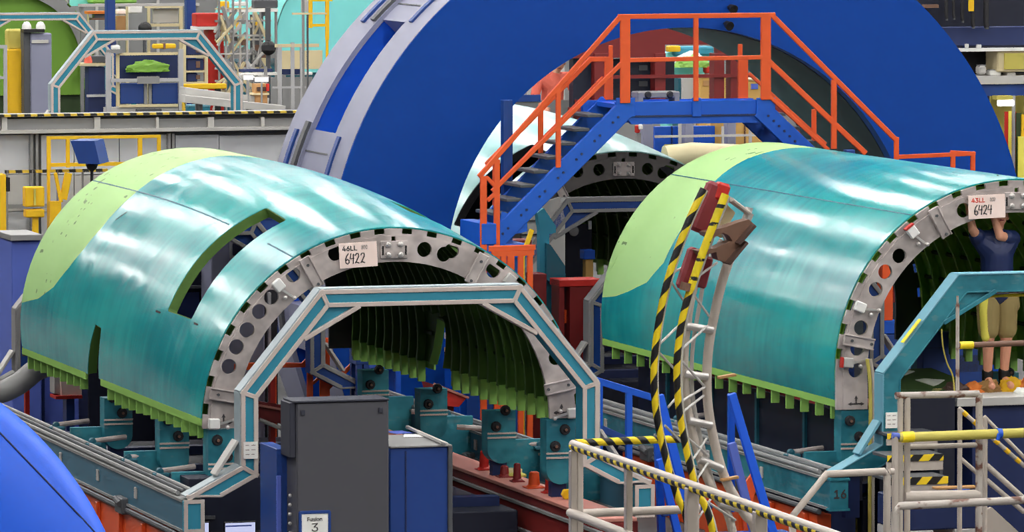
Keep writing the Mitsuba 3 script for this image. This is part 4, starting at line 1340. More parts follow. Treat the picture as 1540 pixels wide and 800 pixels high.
# bright blue curved machine guard, lower left
YG2 = -12.0
gc = A(-330, 1050, YG2)
k = thing('machine_guard', 'bright blue curved machine guard filling the lower left corner', 'machine guard')
rad = [np.linalg.norm((A(a, b, YG2) - gc)[[0, 2]]) for a, b in ((0, 608), (50, 649), (100, 704), (150, 773))]
RG = float(np.mean(rad))
aa = np.radians(np.linspace(-5, 100, 60))
rows = [(RG * .35, -.75), (RG * .78, -.62), (RG * .95, -.3), (RG, 0), (RG, 1.2)]
V = np.vstack([[gc[0] + r * math.sin(a), YG2 + y, max(.0, gc[2] + r * math.cos(a))] for r, y in rows for a in aa])
n = len(aa)
F = [[i * n + j, (i + 1) * n + j, (i + 1) * n + j + 1, i * n + j + 1] for i in range(len(rows) - 1) for j in range(n - 1)]
F = np.array(F)
put(trimesh.Trimesh(V, np.vstack([F[:, [0, 1, 2]], F[:, [0, 2, 3]]]), process=False), 'blue_bright', 'shell', k, smooth=40)
p, q = A(27, 678, YG2 - .4), A(137, 793, YG2 - .35)
ctr = gc
r0 = np.linalg.norm((A(80, 733, YG2 - .4) - gc)[[0, 2]])
yy = lambda r: YG2 + np.interp(r, [x for x, _ in rows][:4], [y for _, y in rows][:4])
m = MB()
pl = [p + (q - p) * t for t in np.linspace(-.3, 1.3, 14)]
pl = [np.array([a[0], yy(np.hypot(a[0] - gc[0], a[2] - gc[2])) - .004, a[2]]) for a in pl]
m.tube(pl, .012, 5)
put(m, 'navy', 'seam', k)


# ------------------------------------------------------------------ people
def body_mesh(bones, refine=.02):
    """One continuous surface over bones [(p, rp, q, rq)]."""
    out = m3.Manifold()
    for p, rp, q, rq in bones:
        s = [m3.Manifold.sphere(r, 14).translate(list(map(float, c))) for c, r in ((p, rp), (q, rq))]
        out = out + m3.Manifold.batch_hull(s)
    out = out.refine_to_length(refine)
    q = out.to_mesh()
    t = trimesh.Trimesh(np.array(q.vert_properties[:, :3]), np.array(q.tri_verts), process=True)
    trimesh.smoothing.filter_taubin(t, .5, .53, 8)
    return t


def hand_bones(w, d, side, up, s=1.0):
    """A slightly curled hand at wrist w, pointing along d; side = thumb side."""
    d, side = nrm(d), nrm(side)
    pal = nrm(np.cross(d, side))
    kn = w + d * .095 * s
    side = side * s
    b = [(w, .024, w + d * .05 * s, .03), (w + d * .05 * s + side * .02, .021, kn + side * .03, .014), (w + d * .05 * s - side * .02, .021, kn - side * .03, .014), (w + d * .05 * s, .024, kn, .015)]
    for i, (o, L) in enumerate(((.034, .07), (.012, .08), (-.011, .075), (-.033, .058))):
        a = kn + side * o
        c = a + (d * .85 + pal * .3) * L * .55 * s
        b += [(a, .0105, c, .0095), (c, .0095, c + (d * .55 + pal * .8) * L * .5 * s, .008)]
    t0 = w + d * .03 * s + side * .03
    t1 = t0 + ((d * .6 + pal * .2) * s + side * .6) * .05
    b += [(t0, .015, t1, .012), (t1, .012, t1 + (d * .9 + pal * .2) * .035 * s, .009)]
    return [(p, r * s, q, t * s) for p, r, q, t in b]


def head_parts(key, c, face, skin, hair, s=1.0, cap=None):
    """Head with eyes, nose, mouth, ears and hair about centre c, looking along face."""
    f = nrm(face)
    r = nrm(np.cross(f, [0, 0, 1]))
    u = np.array([0, 0, 1.0])
    ico = trimesh.creation.icosphere(3)
    v = np.array(ico.vertices)
    loc = v * [.075, .095, .115]
    low = np.clip(-v[:, 2], 0, 1)
    loc[:, 0] *= 1 - .3 * low
    loc[:, 1] *= 1 - .12 * low
    P = lambda q: np.asarray(c) + np.asarray(q)[..., :1] * r * s + np.asarray(q)[..., 1:2] * f * s + np.asarray(q)[..., 2:] * u * s
    m = MB().add(P(loc), ico.faces)
    m.lathe([(0, .028 * s), (.012 * s, .02 * s), (.018 * s, 0), (.008 * s, -.03 * s)], P(np.array([0, .088, -.015])), f, 8)
    sm = trimesh.creation.icosphere(1)
    for sx in (-1, 1):
        m.add(P(np.array(sm.vertices) * [.012, .022, .032] + [sx * .076, -.005, -.01]), sm.faces)
    hk = put(m, skin, 'head', key, smooth=50)
    for sx in (-1, 1):
        put(MB().add(P(np.array(sm.vertices) * [.012, .006, .007] + [sx * .03, .087, .01]), sm.faces), 'ink', 'eye', hk)
    put(MB().add(P(np.array(sm.vertices) * [.024, .006, .006] + [0, .084, -.055]), sm.faces), 'maroon', 'mouth', hk)
    hv = v[:, 2] > -.35
    sel = ico.faces[(hv[ico.faces].all(1)) & ((v[ico.faces].mean(1)[:, 1] < .35) | (v[ico.faces].mean(1)[:, 2] > .55))]
    put(MB().add(P(v * [.082, .102, .122] + [0, -.004, .004]), sel), hair, 'hair', hk, smooth=50)


# the worker in a navy shirt and khaki shorts under the right arch, arms raised to the arch
YP = .38
pk = thing('person', 'person in navy shirt and khaki shorts with raised arms under the right arch', 'person')
ft = A(1498, 585, YP)
zf = ft[2]
K = 1.72                                  # drawing units per metre of the figure
S = lambda x, y, z: np.array([ft[0] + x * K, YP + y * K, zf + z * K])
Bx = lambda px, py, y: A(px, py, YP + y * K)
bn = lambda L: [(p, r * K, q, s * K) for p, r, q, s in L]
hipL, hipR = S(-.09, .0, .93), S(.09, .0, .93)
knL, knR = S(-.1, -.05, .5), S(.09, -.03, .5)
anL, anR = S(-.08, .02, .1), S(.09, .03, .1)
ch, nk, hd = S(.0, .0, 1.28), S(.0, -.02, 1.5), S(.0, -.07, 1.64)
shL, shR = S(-.18, .0, 1.42), S(.18, .0, 1.42)
elL, elR = Bx(1463, 346, -.12), Bx(1504, 355, -.14)
wrL, wrR = Bx(1456, 312, -.1), Bx(1489, 310, -.1)
shR = S(.14, -.02, 1.42)
bones = [(hipL, .095, knL, .06), (knL, .058, anL, .038), (hipR, .095, knR, .06), (knR, .058, anR, .038), (hipL, .1, hipR, .1), (S(0, .0, .95), .12, ch, .12), (ch, .11, nk, .055), (nk, .05, hd, .05),
         (shL, .065, shR, .065), (shL, .055, elL, .042), (elL, .044, wrL, .027), (shR, .055, elR, .042), (elR, .044, wrR, .027), (ch, .11, shL, .06), (ch, .11, shR, .06),
         (anL, .038, S(-.09, -.12, .04), .035), (anR, .038, S(.1, -.12, .04), .035)]
hb = hand_bones(wrL, wrL - elL, (1, 0, 0), 1, K) + hand_bones(wrR, wrR - elR, (-1, 0, 0), 1, K)
put(body_mesh(bn(bones) + hb, .02), 'skin', 'body', pk, smooth=50)
put(body_mesh(bn([(S(0, .0, .93), .15, ch, .155), (ch, .15, S(0, -.01, 1.44), .1), (shL, .085, shR, .085), (shL, .08, shL * .6 + elL * .4, .075), (shR, .08, shR * .6 + elR * .4, .075), (ch, .15, shL, .08), (ch, .15, shR, .08)]), .04), 'navy', 'shirt', pk, smooth=50)
put(body_mesh(bn([(hipL, .125, hipR, .125), (hipL, .12, knL * .85 + hipL * .15, .1), (hipR, .12, knR * .85 + hipR * .15, .1)]), .04), 'khaki', 'shorts', pk, smooth=50)
put(body_mesh(bn([(S(-.12, -.03, .97), .07, S(.13, -.03, .97), .08), (S(.12, -.04, .95), .08, S(.17, -.03, .78), .05), (S(-.12, -.04, .95), .07, S(-.13, -.05, .8), .07)]), .04), 'khaki', 'waist_flap', pk, smooth=50)
put(body_mesh(bn([(S(-.15, -.08, .92), .045, S(-.17, -.09, .75), .04), (S(-.17, -.09, .75), .04, S(-.15, -.1, .5), .04)]), .03), 'hivis', 'lit_edge_strip', pk, smooth=50, label='yellow strip painted for the lit edge of the shorts')  # yellow strip stands in for light along the edge of the shorts
for s, a in ((-1, anL), (1, anR)):
    put(body_mesh(bn([(a + [0, 0, .06 * K], .055, a + [0, .0, -.06 * K], .048), (a + [0, .0, -.06 * K], .04, a + np.array([.01 * s, -.13, -.062]) * K, .035)]), .03), 'black', 'boot', pk, smooth=50)
head_parts(pk, hd, (-.15, -1, .25), 'skin', 'hair', K)

# the worker in a salmon shirt beyond the barrel inside the ring
YP = 36.0
pk = thing('person', 'dark-haired person in a salmon shirt leaning on the walkway beyond the ring', 'person')
ft = A(829, 160, YP)
K = 1.6
ft[2] -= 1.0 * K
S = lambda x, y, z: np.array([ft[0] + x * K, YP + y * K, ft[2] + z * K])
hipL, hipR = S(-.09, .02, .92), S(.09, .02, .92)
ch, nk, hd = S(.0, -.08, 1.28), S(.03, -.14, 1.48), S(.06, -.2, 1.62)
shL, shR = S(-.2, -.1, 1.4), S(.21, -.1, 1.4)
elL, elR = S(-.3, -.16, 1.12), S(.32, -.2, 1.14)
wrL, wrR = S(-.24, -.38, 1.0), S(.2, -.44, 1.02)
knL, knR, anL, anR = S(-.1, 0, .5), S(.1, 0, .5), S(-.11, .04, .08), S(.11, .04, .08)
bones = [(hipL, .1, hipR, .1), (S(0, .0, .92), .13, ch, .13), (ch, .12, nk, .055), (nk, .05, hd, .05), (shL, .065, shR, .065), (shL, .055, elL, .042), (elL, .04, wrL, .028), (shR, .055, elR, .042), (elR, .04, wrR, .028), (ch, .12, shL, .06), (ch, .12, shR, .06),
         (hipL, .1, knL, .062), (knL, .06, anL, .04), (hipR, .1, knR, .062), (knR, .06, anR, .04), (anL, .04, anL + np.array([0, -.14, -.04]) * K, .03), (anR, .04, anR + np.array([0, -.14, -.04]) * K, .03)]
hb = hand_bones(wrL, wrL - elL, (1, 0, .3), 1, K) + hand_bones(wrR, wrR - elR, (-1, 0, .3), 1, K)
put(body_mesh(bn(bones) + hb, .025), 'skin', 'body', pk, smooth=50)
put(body_mesh(bn([(S(0, .0, .9), .16, ch, .155), (ch, .15, S(0.02, -.12, 1.42), .09), (shL, .085, shR, .085), (shL, .08, elL * .8 + shL * .2, .065), (shR, .08, elR * .8 + shR * .2, .065), (ch, .15, shL, .08), (ch, .15, shR, .08)]), .04), 'salmon', 'shirt', pk, smooth=50)
put(body_mesh(bn([(hipL, .13, hipR, .13), (hipL, .125, knL, .085), (knL, .085, anL, .07), (hipR, .125, knR, .085), (knR, .085, anR, .07)]), .04), 'navy', 'trousers', pk, smooth=50)
head_parts(pk, hd, (-.3, -1, -.3), 'skin', 'hair', K)
wk = thing('walkway', 'raised walkway with a blue edge beam where the person in salmon stands', 'walkway')
put(MB().box(ft[0] - 2.2, ft[0] + 3, YP - .35, YP + 1.5, ft[2] - .12, ft[2] - .0), 'grey', 'deck', wk)
for dx in (-1.9, 2.6):
    put(MB().box(ft[0] + dx, ft[0] + dx + .12, YP + .2, YP + .32, 0, ft[2] - .12), 'grey', 'leg', wk)
a, c = A(764, 143, YP - .5), A(812, 152.5, YP - .5)
put(MB().box(a[0], c[0], YP - .55, YP - .45, c[2], a[2]), 'blue_mid', 'edge_beam', wk)
put(MB().box(a[0], c[0] + 1.5, YP - .5, YP - .35, ft[2] - .1, c[2] + .02), 'grey', 'kick_plate', wk)

# ------------------------------------------------------------------ right: work deck, steps, guard pipes
YD = -.62
dk = thing('work_deck', 'work deck with a pale edge beam on a navy base under the right arch', 'deck')
a = A(1440, 593, YD)
zd = zf - .03
put(MB().box(a[0], 2.2, YD, YD + .9, zd - .14, zd, .01), 'grey_light', 'edge_beam', dk)
put(MB().box(a[0] - .9, 2.2, YD + .02, .9, zd - .06, zd - .001), 'grey_dark', 'deck_plate', dk)
put(MB().box(a[0] + .3, 2.2, YD + .1, 0.9, 0, zd - .14), 'navy', 'base', dk)
put(MB().box(a[0] - .9, a[0] + .3, .5, .9, 0, zd - .06), 'navy_dark', 'rear_base', dk)


def crumple(c, sx, sy, sz, seed, n=3):
    ico = trimesh.creation.icosphere(n)
    v = np.array(ico.vertices)
    d = 1 + .55 * (meshkit.fbm(v * 2.2 + seed, 3, seed) - .5) + .25 * (meshkit.noise(v * 6 + seed, seed) - .5)
    v = v * d[:, None] * [sx, sy, sz]
    v[:, 2] = np.maximum(v[:, 2], -.02) + .0
    return MB().add(np.asarray(c) + v, ico.faces)


for nm, lab, mt, x, y, sx, sy, sz, cat in (
        ('cloth_bundle', 'dark brown crumpled cloth on the left end of the work deck', 'brown_dark', 1420, 586, .22, .2, .17, 'cloth'),
        ('cloth_bundle', 'tan and orange crumpled cloth beside the rusty pipe on the work deck', 'cloth_orange', 1452, 586, .2, .16, .16, 'cloth'),
        ('cloth_bundle', 'tan crumpled cloth in the middle of the work deck', 'cloth_tan', 1473, 586, .24, .16, .19, 'cloth'),
        ('cloth_bundle', 'olive cloth scrap at the edge of the green sheet', 'khaki', 1396, 588, .15, .14, .07, 'cloth'),
        ('rain_jacket', 'crumpled yellow jacket at the feet of the khaki person', 'cloth_yellow', 1521, 588, .22, .16, .24, 'jacket'),
        ('cloth_bundle', 'orange crumpled cloth at the right end of the work deck', 'cloth_orange', 1548, 588, .2, .16, .22, 'cloth'),
        ('paper_bag', 'crumpled white paper bag on the right end of the work deck', 'paper_white', 1535, 592, .12, .1, .1, 'paper')):
    q = AZ(x, y, zd)
    q[2] = zd
    q[1] = max(min(q[1], .3), YD + .1)
    solo(crumple(q, sx, sy, sz, x), mt, nm, lab, cat, smooth=30)
gs = thing('green_sheet', 'dark green curved panel lying inside the right half-barrel', 'panel')
m = MB()
pts = [AZ(1347, 548, zd + .15), AZ(1347, 590, zd + .02), AZ(1420, 590, zd + .02), AZ(1440, 565, zd + .1), AZ(1400, 545, zd + .15)]
pl = sg.Polygon([(p[0], p[1]) for p in pts])
put(MB().prism(pl, (0, 0, zd + .0), (1, 0, 0), (0, 1, 0), (0, 0, 1), .06), 'green_dark', 'sheet', gs)
q = pl.centroid
put(MB().box(q.x - .4, q.x + .4, q.y - .3, q.y + .3, 0, zd), 'navy_dark', 'trestle', gs)
for i, pp in enumerate(([(1349, 561), (1362, 556), (1376, 558), (1360, 564), (1349, 564)], [(1376, 571), (1390, 569), (1421, 571), (1412, 577), (1404, 580)])):
    r = [AZ(x, y, zd + .07) for x, y in pp]
    m = MB().prism([(p[0], p[1]) for p in r], (0, 0, zd + .061), (1, 0, 0), (0, 1, 0), (0, 0, 1), .01)
    solo(m, 'white', 'white_piece', ('small', 'larger pointed')[i] + ' flat bright white piece on the green curved panel', 'sheet')  # flat bright white pieces laid on the green panel
solo(MB().tube(smooth_path([A(1416, 495, -.3), A(1418, 520, -.3), A(1424, 545, -.3), A(1433, 566, -.3), np.r_[A(1436, 575, -.3)[:2], zd]]), .014, 6), 'yellow_pad', 'hose', 'thin pale hose hanging down to the work deck inside the right arch', 'hose', smooth=40)
k = thing('cable_bundle', 'pair of tan cables hanging beside the foot of the right arch', 'cable')
for x, mt in ((1308, 'yellow_pad'), (1313, 'pipe')):
    q = [A(x - 4, 540, -.25), A(x, 570, -.25), A(x + 1, 620, -.25), A(x, 690, -.25), A(x, 740, -.25) * [1, 1, 0]]
    put(MB().tube(smooth_path(q), .03, 8), mt, 'cable', k, smooth=40)
k = thing('blue_post_block', 'orange post on a stacked blue block seen through the lower left of the right arch', 'post')
Y = 14.4
pb_ = lambda x0, y0, x1, y1, mat, nm, down=False: put(px_box(x0, y0, x1, y1, Y, .3, .01, 0 if down else None), mat, nm, k)
pb_(1327, 396, 1343, 482, 'orange', 'post')
pb_(1343, 425, 1351, 455, 'red_dark', 'side_plate')
pb_(1322, 482, 1351, 502, 'blue', 'upper_block')
pb_(1324, 503, 1349, 540, 'blue_mid', 'lower_block', True)
k = thing('blue_cabinet', 'blue steel cabinet low inside the right half-barrel, behind the green sheet', 'cabinet')
Y = 10.5
pb_(1388, 500, 1438, 560, 'blue_mid', 'body', True)
pb_(1390, 522, 1436, 524, 'navy', 'joint')
k = thing('blue_cabinet', 'second blue steel cabinet inside the right half-barrel, beside the legs of the person', 'cabinet')
pb_(1440, 505, 1485, 570, 'blue_mid', 'body', True)
pb_(1442, 533, 1483, 560, 'navy_dark', 'dark_panel')

YQ = -6.0
rp = thing('pipe_guard', 'rusty pale pipe guard frame right of the all-teal portal frame', 'guard rail')


def pipe(pts, r, mat, nm, k, Y=YQ, n=10):
    q = [A(a, b, Y) if b is not None else np.r_[A(a, 780, Y)[:2], 0.0] for a, b in pts]
    return put(MB().tube(q, r, n), mat, nm, k, smooth=40)


pipe([(1347, 595), (1472, 592)], .055, 'pipe_rust', 'top_pipe', rp)
pipe([(1354, 595), (1354, None)], .045, 'pipe', 'post', rp)
pipe([(1364.5, 597), (1364.5, None)], .05, 'pipe', 'post', rp)
pipe([(1472.5, 592), (1472.5, None)], .055, 'pipe_rust', 'post', rp)
pipe([(1440, 458), (1440, 597)], .03, 'pipe_rust', 'standard', rp)
pipe([(1366, 672), (1472, 669)], .04, 'pipe', 'middle_pipe', rp)
pipe([(1360, 747), (1472, 745)], .09, 'pipe', 'kick_pipe', rp)
pipe([(1440, 460), (1440, 445)], .02, 'pipe_rust', 'standard_tip', rp)
k = thing('padded_bar', 'long horizontal bar with dull yellow padding and a blue strap, in front of the steps', 'bar')
pipe([(1352, 657.5), (1374, 657), (1440, 654.5), (1560, 650)], .075, 'yellow_pad', 'padding', k, YQ - .3)
pipe([(1356, 657.5), (1373.5, 656.7)], .085, 'yellow_tape', 'tape_end', k, YQ - .3)
pipe([(1499, 652), (1506, 652)], .082, 'blue', 'strap', k, YQ - .3)
pipe([(1503, 652), (1500, 662)], .03, 'blue', 'strap_tail', k, YQ - .38)
pipe([(1342, 655), (1352, 656)], .05, 'lavender', 'end_fitting', k, YQ - .3)
pipe([(1346, 655), (1346, None)], .05, 'pipe', 'stand', k, YQ - .3)
k = thing('padded_bar', 'brown pipe with a yellow taped end, level with the legs of the khaki person', 'bar')
pipe([(1440, 519.5), (1560, 515)], .045, 'brown', 'pipe', k, -5.6)
pipe([(1443, 519.3), (1463, 518.8)], .06, 'yellow_tape', 'tape_end', k, -5.6)
pipe([(1555, 515), (1555, None)], .05, 'brown', 'post', k, -5.6)
k = thing('padded_bar', 'upper brown pipe over a yellow strip, under the all-teal top beam', 'bar')
pipe([(1470, 438), (1560, 437)], .04, 'pipe_rust', 'pipe', k, -1.2)
pipe([(1463, 446), (1560, 443)], .025, 'yellow_tape', 'strip', k, -1.2)
pipe([(1556, 437), (1556, None)], .05, 'brown', 'post', k, -1.2)
k = thing('guard_pipe', 'bent grey guard pipe in front of the end box marked 16', 'guard rail')
pipe([(1192, None), (1192, 776), (1243, 713), (1330, 709), (1334, 716), (1334, None)], .058, 'pipe', 'pipe', k, -7.0)
pipe([(1338, 709), (1344, 709)], .05, 'pipe', 'stub', k, -7.0)
k = thing('guard_pipe', 'worn horizontal guard pipe along the lower right edge', 'guard rail')
pipe([(1346, None), (1346, 770), (1352, 761), (1560, 751)], .06, 'pipe_rust', 'pipe', k, -7.6)
pipe([(1550, 752), (1550, None)], .05, 'pipe', 'post', k, -7.6)
# steps with hazard-striped nosings
YS = -3.2
k = thing('step_unit', 'grey steel steps with yellow and black striped nosings behind the pipe guard frame', 'steps')


def nosing_color(p, n, uv):
    f = (p.x + p.z * -.9) * 2.9
    f = f - dr.floor(f)
    return mix(lin((24, 24, 26)), lin((240, 206, 40)), smoothstep(.48, .52, f))


M('nosing', 0, .45, tex=proc(nosing_color))
for (x0, y0, x1, y1), Y, yr in (((1334, 685, 1418, 692), YS + .6, 709), ((1334, 719, 1425, 727), YS, 748), ((1334, 652, 1410, 658), YS + 1.2, 670)):
    a, c = A(x0, y0, Y), A(x1, y1, Y)
    put(MB().box(a[0], c[0], Y - .03, Y + .0, c[2], a[2]), 'nosing', 'striped_nosing', k)
    put(MB().box(a[0], c[0], Y, Y + .65, a[2] - .05, a[2], .005), 'grey_dark', 'tread', k)
    put(MB().box(a[0], c[0], Y - .01, Y + .04, A(x0, yr, Y)[2], c[2]), 'pipe', 'riser', k)
    put(MB().box(c[0] - .05, c[0], Y, Y + .65, 0, a[2] - .05), 'grey_dark', 'side', k)
a, c = A(1340, 610, YS + 1.9), A(1434, 680, YS + 1.9)
put(MB().box(a[0], c[0], YS + 1.85, YS + 1.9, 0, a[2] + .1), 'navy_dark', 'back_panel', k)
a, c = A(1357, 750, YS - .5), A(1480, 794, YS - .5)
lb = thing('plinth', 'low navy plinth with pale slabs beneath it, at the foot of the striped steps', 'plinth')
put(MB().box(a[0], c[0], YS - .5, YS + .6, c[2], a[2], .02), 'navy', 'box', lb)
put(MB().box(a[0], a[0] + .5, YS - .55, YS + .6, 0, c[2] - .005, .01), 'grey_light', 'slab', lb)
put(MB().box(c[0] - .5, c[0], YS - .55, YS + .6, 0, c[2] - .0, .01), 'grey_light', 'slab', lb)
bd = AZ(1435, 734, a[2] + .3)
sp = thing('blue_spool', 'blue round spool lying under a wooden board on the lower step', 'spool')
put(MB().lathe([(0, 0), (.17, 0), (.17, .02), (.12, .03), (.12, .07), (.17, .08), (.17, .1), (0, .1)], np.r_[A(1442, 741, YS - .25)[:2], a[2]], n=16), 'blue', 'spool', sp, smooth=35)
solo(MB().bar(np.r_[A(1405, 733, YS - .25)[:2], a[2] + .118], np.r_[A(1468, 736, YS - .25)[:2], a[2] + .118], .2, .035, b=.005), 'wood', 'wooden_board', 'thin wooden board lying on the blue spool', 'board')
k = thing('ramp_plate', 'pale grey triangular ramp plate in the lower right', 'plate')
put(px_poly([(1481, 768), (1492, 763), (1532, 800), (1545, 812), (1495, 812), (1481, 797)], YS - .6, .1), 'pipe', 'plate', k)
a = A(1505, 810, YS - .6)
put(MB().box(a[0] - .3, a[0] + .3, YS - .6, YS - .5, 0, a[2] + .02), 'pipe', 'foot', k)
k = thing('stair_rail', 'grey pipe stair rail with yellow marks, sloping down before the navy wall', 'handrail')
YH = -4.6
for pts, r in (([(1442, 614), (1560, 718)], .035), ([(1480, 626), (1560, 708)], .03), ([(1484, 700), (1560, 768)], .045), ([(1443, 688), (1470, 712)], .035), ([(1484, 722), (1540, 770)], .04)):
    pipe(pts, r, 'pipe', 'sloping_pipe', k, YH)
for x, y in ((1443.5, 614), (1481.5, 628)):
    pipe([(x, y), (x, None)], .04, 'pipe', 'post', k, YH)
for i in range(7):
    t_ = .05 + i * .135
    a = A(1442 + 118 * t_, 614 + 104 * t_, YH)
    b = A(1442 + 118 * (t_ + .05), 614 + 104 * (t_ + .05), YH)
    put(MB().tube([a, b], .04, 8), 'yellow', 'yellow_mark', k)


# ------------------------------------------------------------------ background, left: gallery wall, yellow racks
YW = 40.0
rng = random.Random(11)


def pb(key, x0, y0, x1, y1, Y, dp, mat, nm, down=False, b=.0, label=None):
    """A box part from a pixel rectangle of the plane Y."""
    return put(px_box(x0, y0, x1, y1, Y, dp, b, 0 if down else None), mat, nm, key, label=label)


def simple(name, label, cat, boxes, group=None):
    k = thing(name, label, cat, group)
    for bx in boxes:
        nm, x0, y0, x1, y1, Y, dp, mat = bx[:8]
        pb(k, x0, y0, x1, y1, Y, dp, mat, nm, *bx[8:])
    return k


def dash_color(p, n, uv):
    f = p.x * 3.3 + p.z * .5
    f = f - dr.floor(f)
    return mix(lin((40, 38, 34)), lin((214, 180, 60)), smoothstep(.45, .55, f))


M('hazard_line', 0, .5, tex=proc(dash_color))
M('wall_panel', (196, 198, 202), .5)
M('rail_grey', (170, 170, 172), .45)
gw = thing('gallery_wall', 'long grey panelled gallery wall with a hazard-striped top edge, behind the left half-barrel', 'partition')
pb(gw, -420, 172, 490, 175.5, YW - .15, .16, 'hazard_line', 'striped_edge')
pb(gw, -420, 172, 490, 175.5, YW + .02, .6, 'grey', 'deck')
for i, (x0, x1) in enumerate(((-420, -220), (-218, -100), (-98, 3), (11, 142), (151, 235), (239, 313), (322, 490))):
    pb(gw, x0, 178, x1, 196, YW, .3, 'grey', 'upper_panel')
for x0, x1 in ((3, 11), (142, 151), (235, 239), (313, 322), (393, 398)):
    pb(gw, x0, 176, x1, 197, YW - .08, .3, 'grey_light', 'stiffener')
pb(gw, -420, 196, 480, 201, YW - .25, .5, 'grey_light', 'ledge')
for x0, x1 in ((-420, -300), (-300, -180), (-180, -60), (-60, 46), (62, 112), (112, 180), (180, 252), (264, 330), (330, 490)):
    pb(gw, x0, 203, x1 - 1, 262, YW + .05, .2, 'wall_panel', 'lower_panel')
    pb(gw, x0, 263, x1 - 1, 318, YW + .05, .2, 'grey_light', 'lower_panel')
    pb(gw, x0, 319, x1 - 1, 372, YW + .05, .2, 'wall_panel', 'lower_panel', True)
for x0, x1 in ((46, 50), (54, 58), (253, 257), (259, 263)):
    pb(gw, x0, 201, x1, 330, YW - .1, .15, 'grey', 'column', True)
pb(gw, -420, 311, 92, 317, YW - .35, .1, 'grey', 'pipe')
put(MB().box(A(-420, 300, YW)[0], A(490, 300, YW)[0], YW + .25, YW + .6, 0, A(0, 178, YW)[2]), 'grey', 'core', gw)
hr = thing('hazard_rail', 'yellow and black striped hand rail on posts before the gallery wall', 'rail')
pb(hr, 8, 255, 162, 259.5, YW - 1.2, .08, 'hazard_line', 'rail')
for x in (10, 48, 86, 124):
    pb(hr, x, 256, x + 2, 300, YW - 1.2, .08, 'grey', 'post', True)
yr = thing('yellow_gate_frame', 'yellow tube frame behind the tilted blue box', 'frame')
for x0, y0, x1, y1 in ((71, 205, 76.5, 254), (100, 206, 105, 252), (208, 206, 214, 250), (237, 205, 242, 240), (71, 204, 242, 208.5), (76, 244.5, 190, 250)):
    pb(yr, x0, y0, x1, y1, YW - 1.6, .08, 'yellow', 'tube')
pb(yr, 71.5, 250, 75.5, 300, YW - 1.6, .08, 'yellow', 'leg', True)
pb(yr, 237.5, 240, 241.5, 300, YW - 1.6, .08, 'yellow', 'leg', True)
ys = thing('yellow_strut_pair', 'two slanted yellow struts meeting in a foot below the striped hand rail', 'struts')
for p, q, w in (((83, 260), (92, 304), .07), ((103, 260), (95, 300), .16)):
    px_bar(p, q, YW - 2.0, w, 'yellow', 'strut', ys)
pb(ys, 75, 303, 92, 310, YW - 2.1, .2, 'yellow', 'foot', True)
yb = simple('yellow_hoist_box', 'yellow ribbed hoist box on a stem, between the yellow column and the slanted struts', 'hoist',
            [('box', 38, 281, 67, 311, YW - 2.4, .3, 'yellow', False, .02), ('rib', 51, 284, 54, 309, YW - 2.45, .05, 'yellow_pad'), ('lower_box', 39, 315, 67, 327, YW - 2.4, .3, 'yellow', False, .02), ('stem', 49.5, 327, 58, 352, YW - 2.3, .12, 'yellow', True)])
yc = simple('yellow_column', 'yellow column with a black cable reel at the left edge', 'column', [('shaft', -12, 262, 9.5, 364, YW - 2.6, .4, 'yellow', False, .02), ('base', -14, 364, 17, 375, YW - 2.8, .7, 'grey_light', True), ('cable_reel', 10, 267, 15, 288, YW - 2.5, .2, 'black')])
k = thing('tilted_box', 'tilted blue box on a thin black post in front of the gallery wall', 'box')
Yb = 30.0
fr_ = [A(*p, Yb) for p in ((106, 212), (142, 212), (150, 247), (118, 246))]
bk_ = [A(*p, Yb + .9) + np.array([0, 0, 0]) for p in ((112, 209), (150, 210), (161, 234), (130, 240))]
V = np.array(fr_ + [np.array([f[0] + .02 + .3, Yb + .55, f[2] + .02]) for f in fr_])
put(MB().add(V, [[0, 1, 2], [0, 2, 3], [4, 6, 5], [4, 7, 6], [0, 4, 5], [0, 5, 1], [1, 5, 6], [1, 6, 2], [2, 6, 7], [2, 7, 3], [3, 7, 4], [3, 4, 0]]), 'blue_mid', 'case', k)
c = A(138, 246, Yb + .3)
put(MB().lathe([(.0, .05), (.1, .05), (.13, -.02), (.1, -.1), (.03, -.16), (.03, -c[2])], c, n=12), 'black', 'post', k, smooth=35)

# boxes and bins beyond the left barrel's far end
simple('tall_cabinet', 'tall lavender-blue cabinet with a grey rim, behind the lime green end of the left half-barrel', 'cabinet', [('body', 18, 362, 62, 620, 17.5, 1.2, 'lavender', True, .02), ('rim', 16, 353, 64, 362, 17.4, 1.4, 'grey', False, .01)])
simple('tall_cabinet', 'lavender-blue cabinet below the lime edge of the left half-barrel, behind the beige box', 'cabinet', [('body', 32, 470, 132, 650, 18.0, 1.2, 'lavender', True, .02), ('seam', 63, 480, 67, 650, 17.97, .04, 'navy', True)])
simple('beige_box', 'beige open box with a red bottom edge, below the left half-barrel', 'box', [('body', 92, 563, 123, 596, 14.2, .4, 'paper', False, .01), ('side', 82, 560, 92, 592, 14.3, .4, 'grey_light'), ('red_edge', 84, 595, 124, 600, 14.15, .5, 'red'), ('stand', 100, 600, 112, 620, 14.3, .3, 'blue_mid', True)])
simple('red_post', 'thin red post before the lavender-blue cabinets', 'post', [('shaft', 38, 540, 44.5, 626, 15.5, .12, 'red', True)])
k = thing('duct', 'thick grey curved duct at the left edge behind the blue machine guard', 'duct')
pts = [A(-30, 592, 13.8), A(0, 590, 13.8), A(28, 577, 13.8), A(55, 556, 13.8), A(80, 548, 13.8)]
put(MB().tube(smooth_path(pts), .2, 14), 'grey', 'bend', k, smooth=40)
put(MB().tube([A(-20, 592, 13.8), A(-20, 592, 13.8) * [1, 1, 0]], .15, 10), 'grey', 'riser', k, smooth=40)
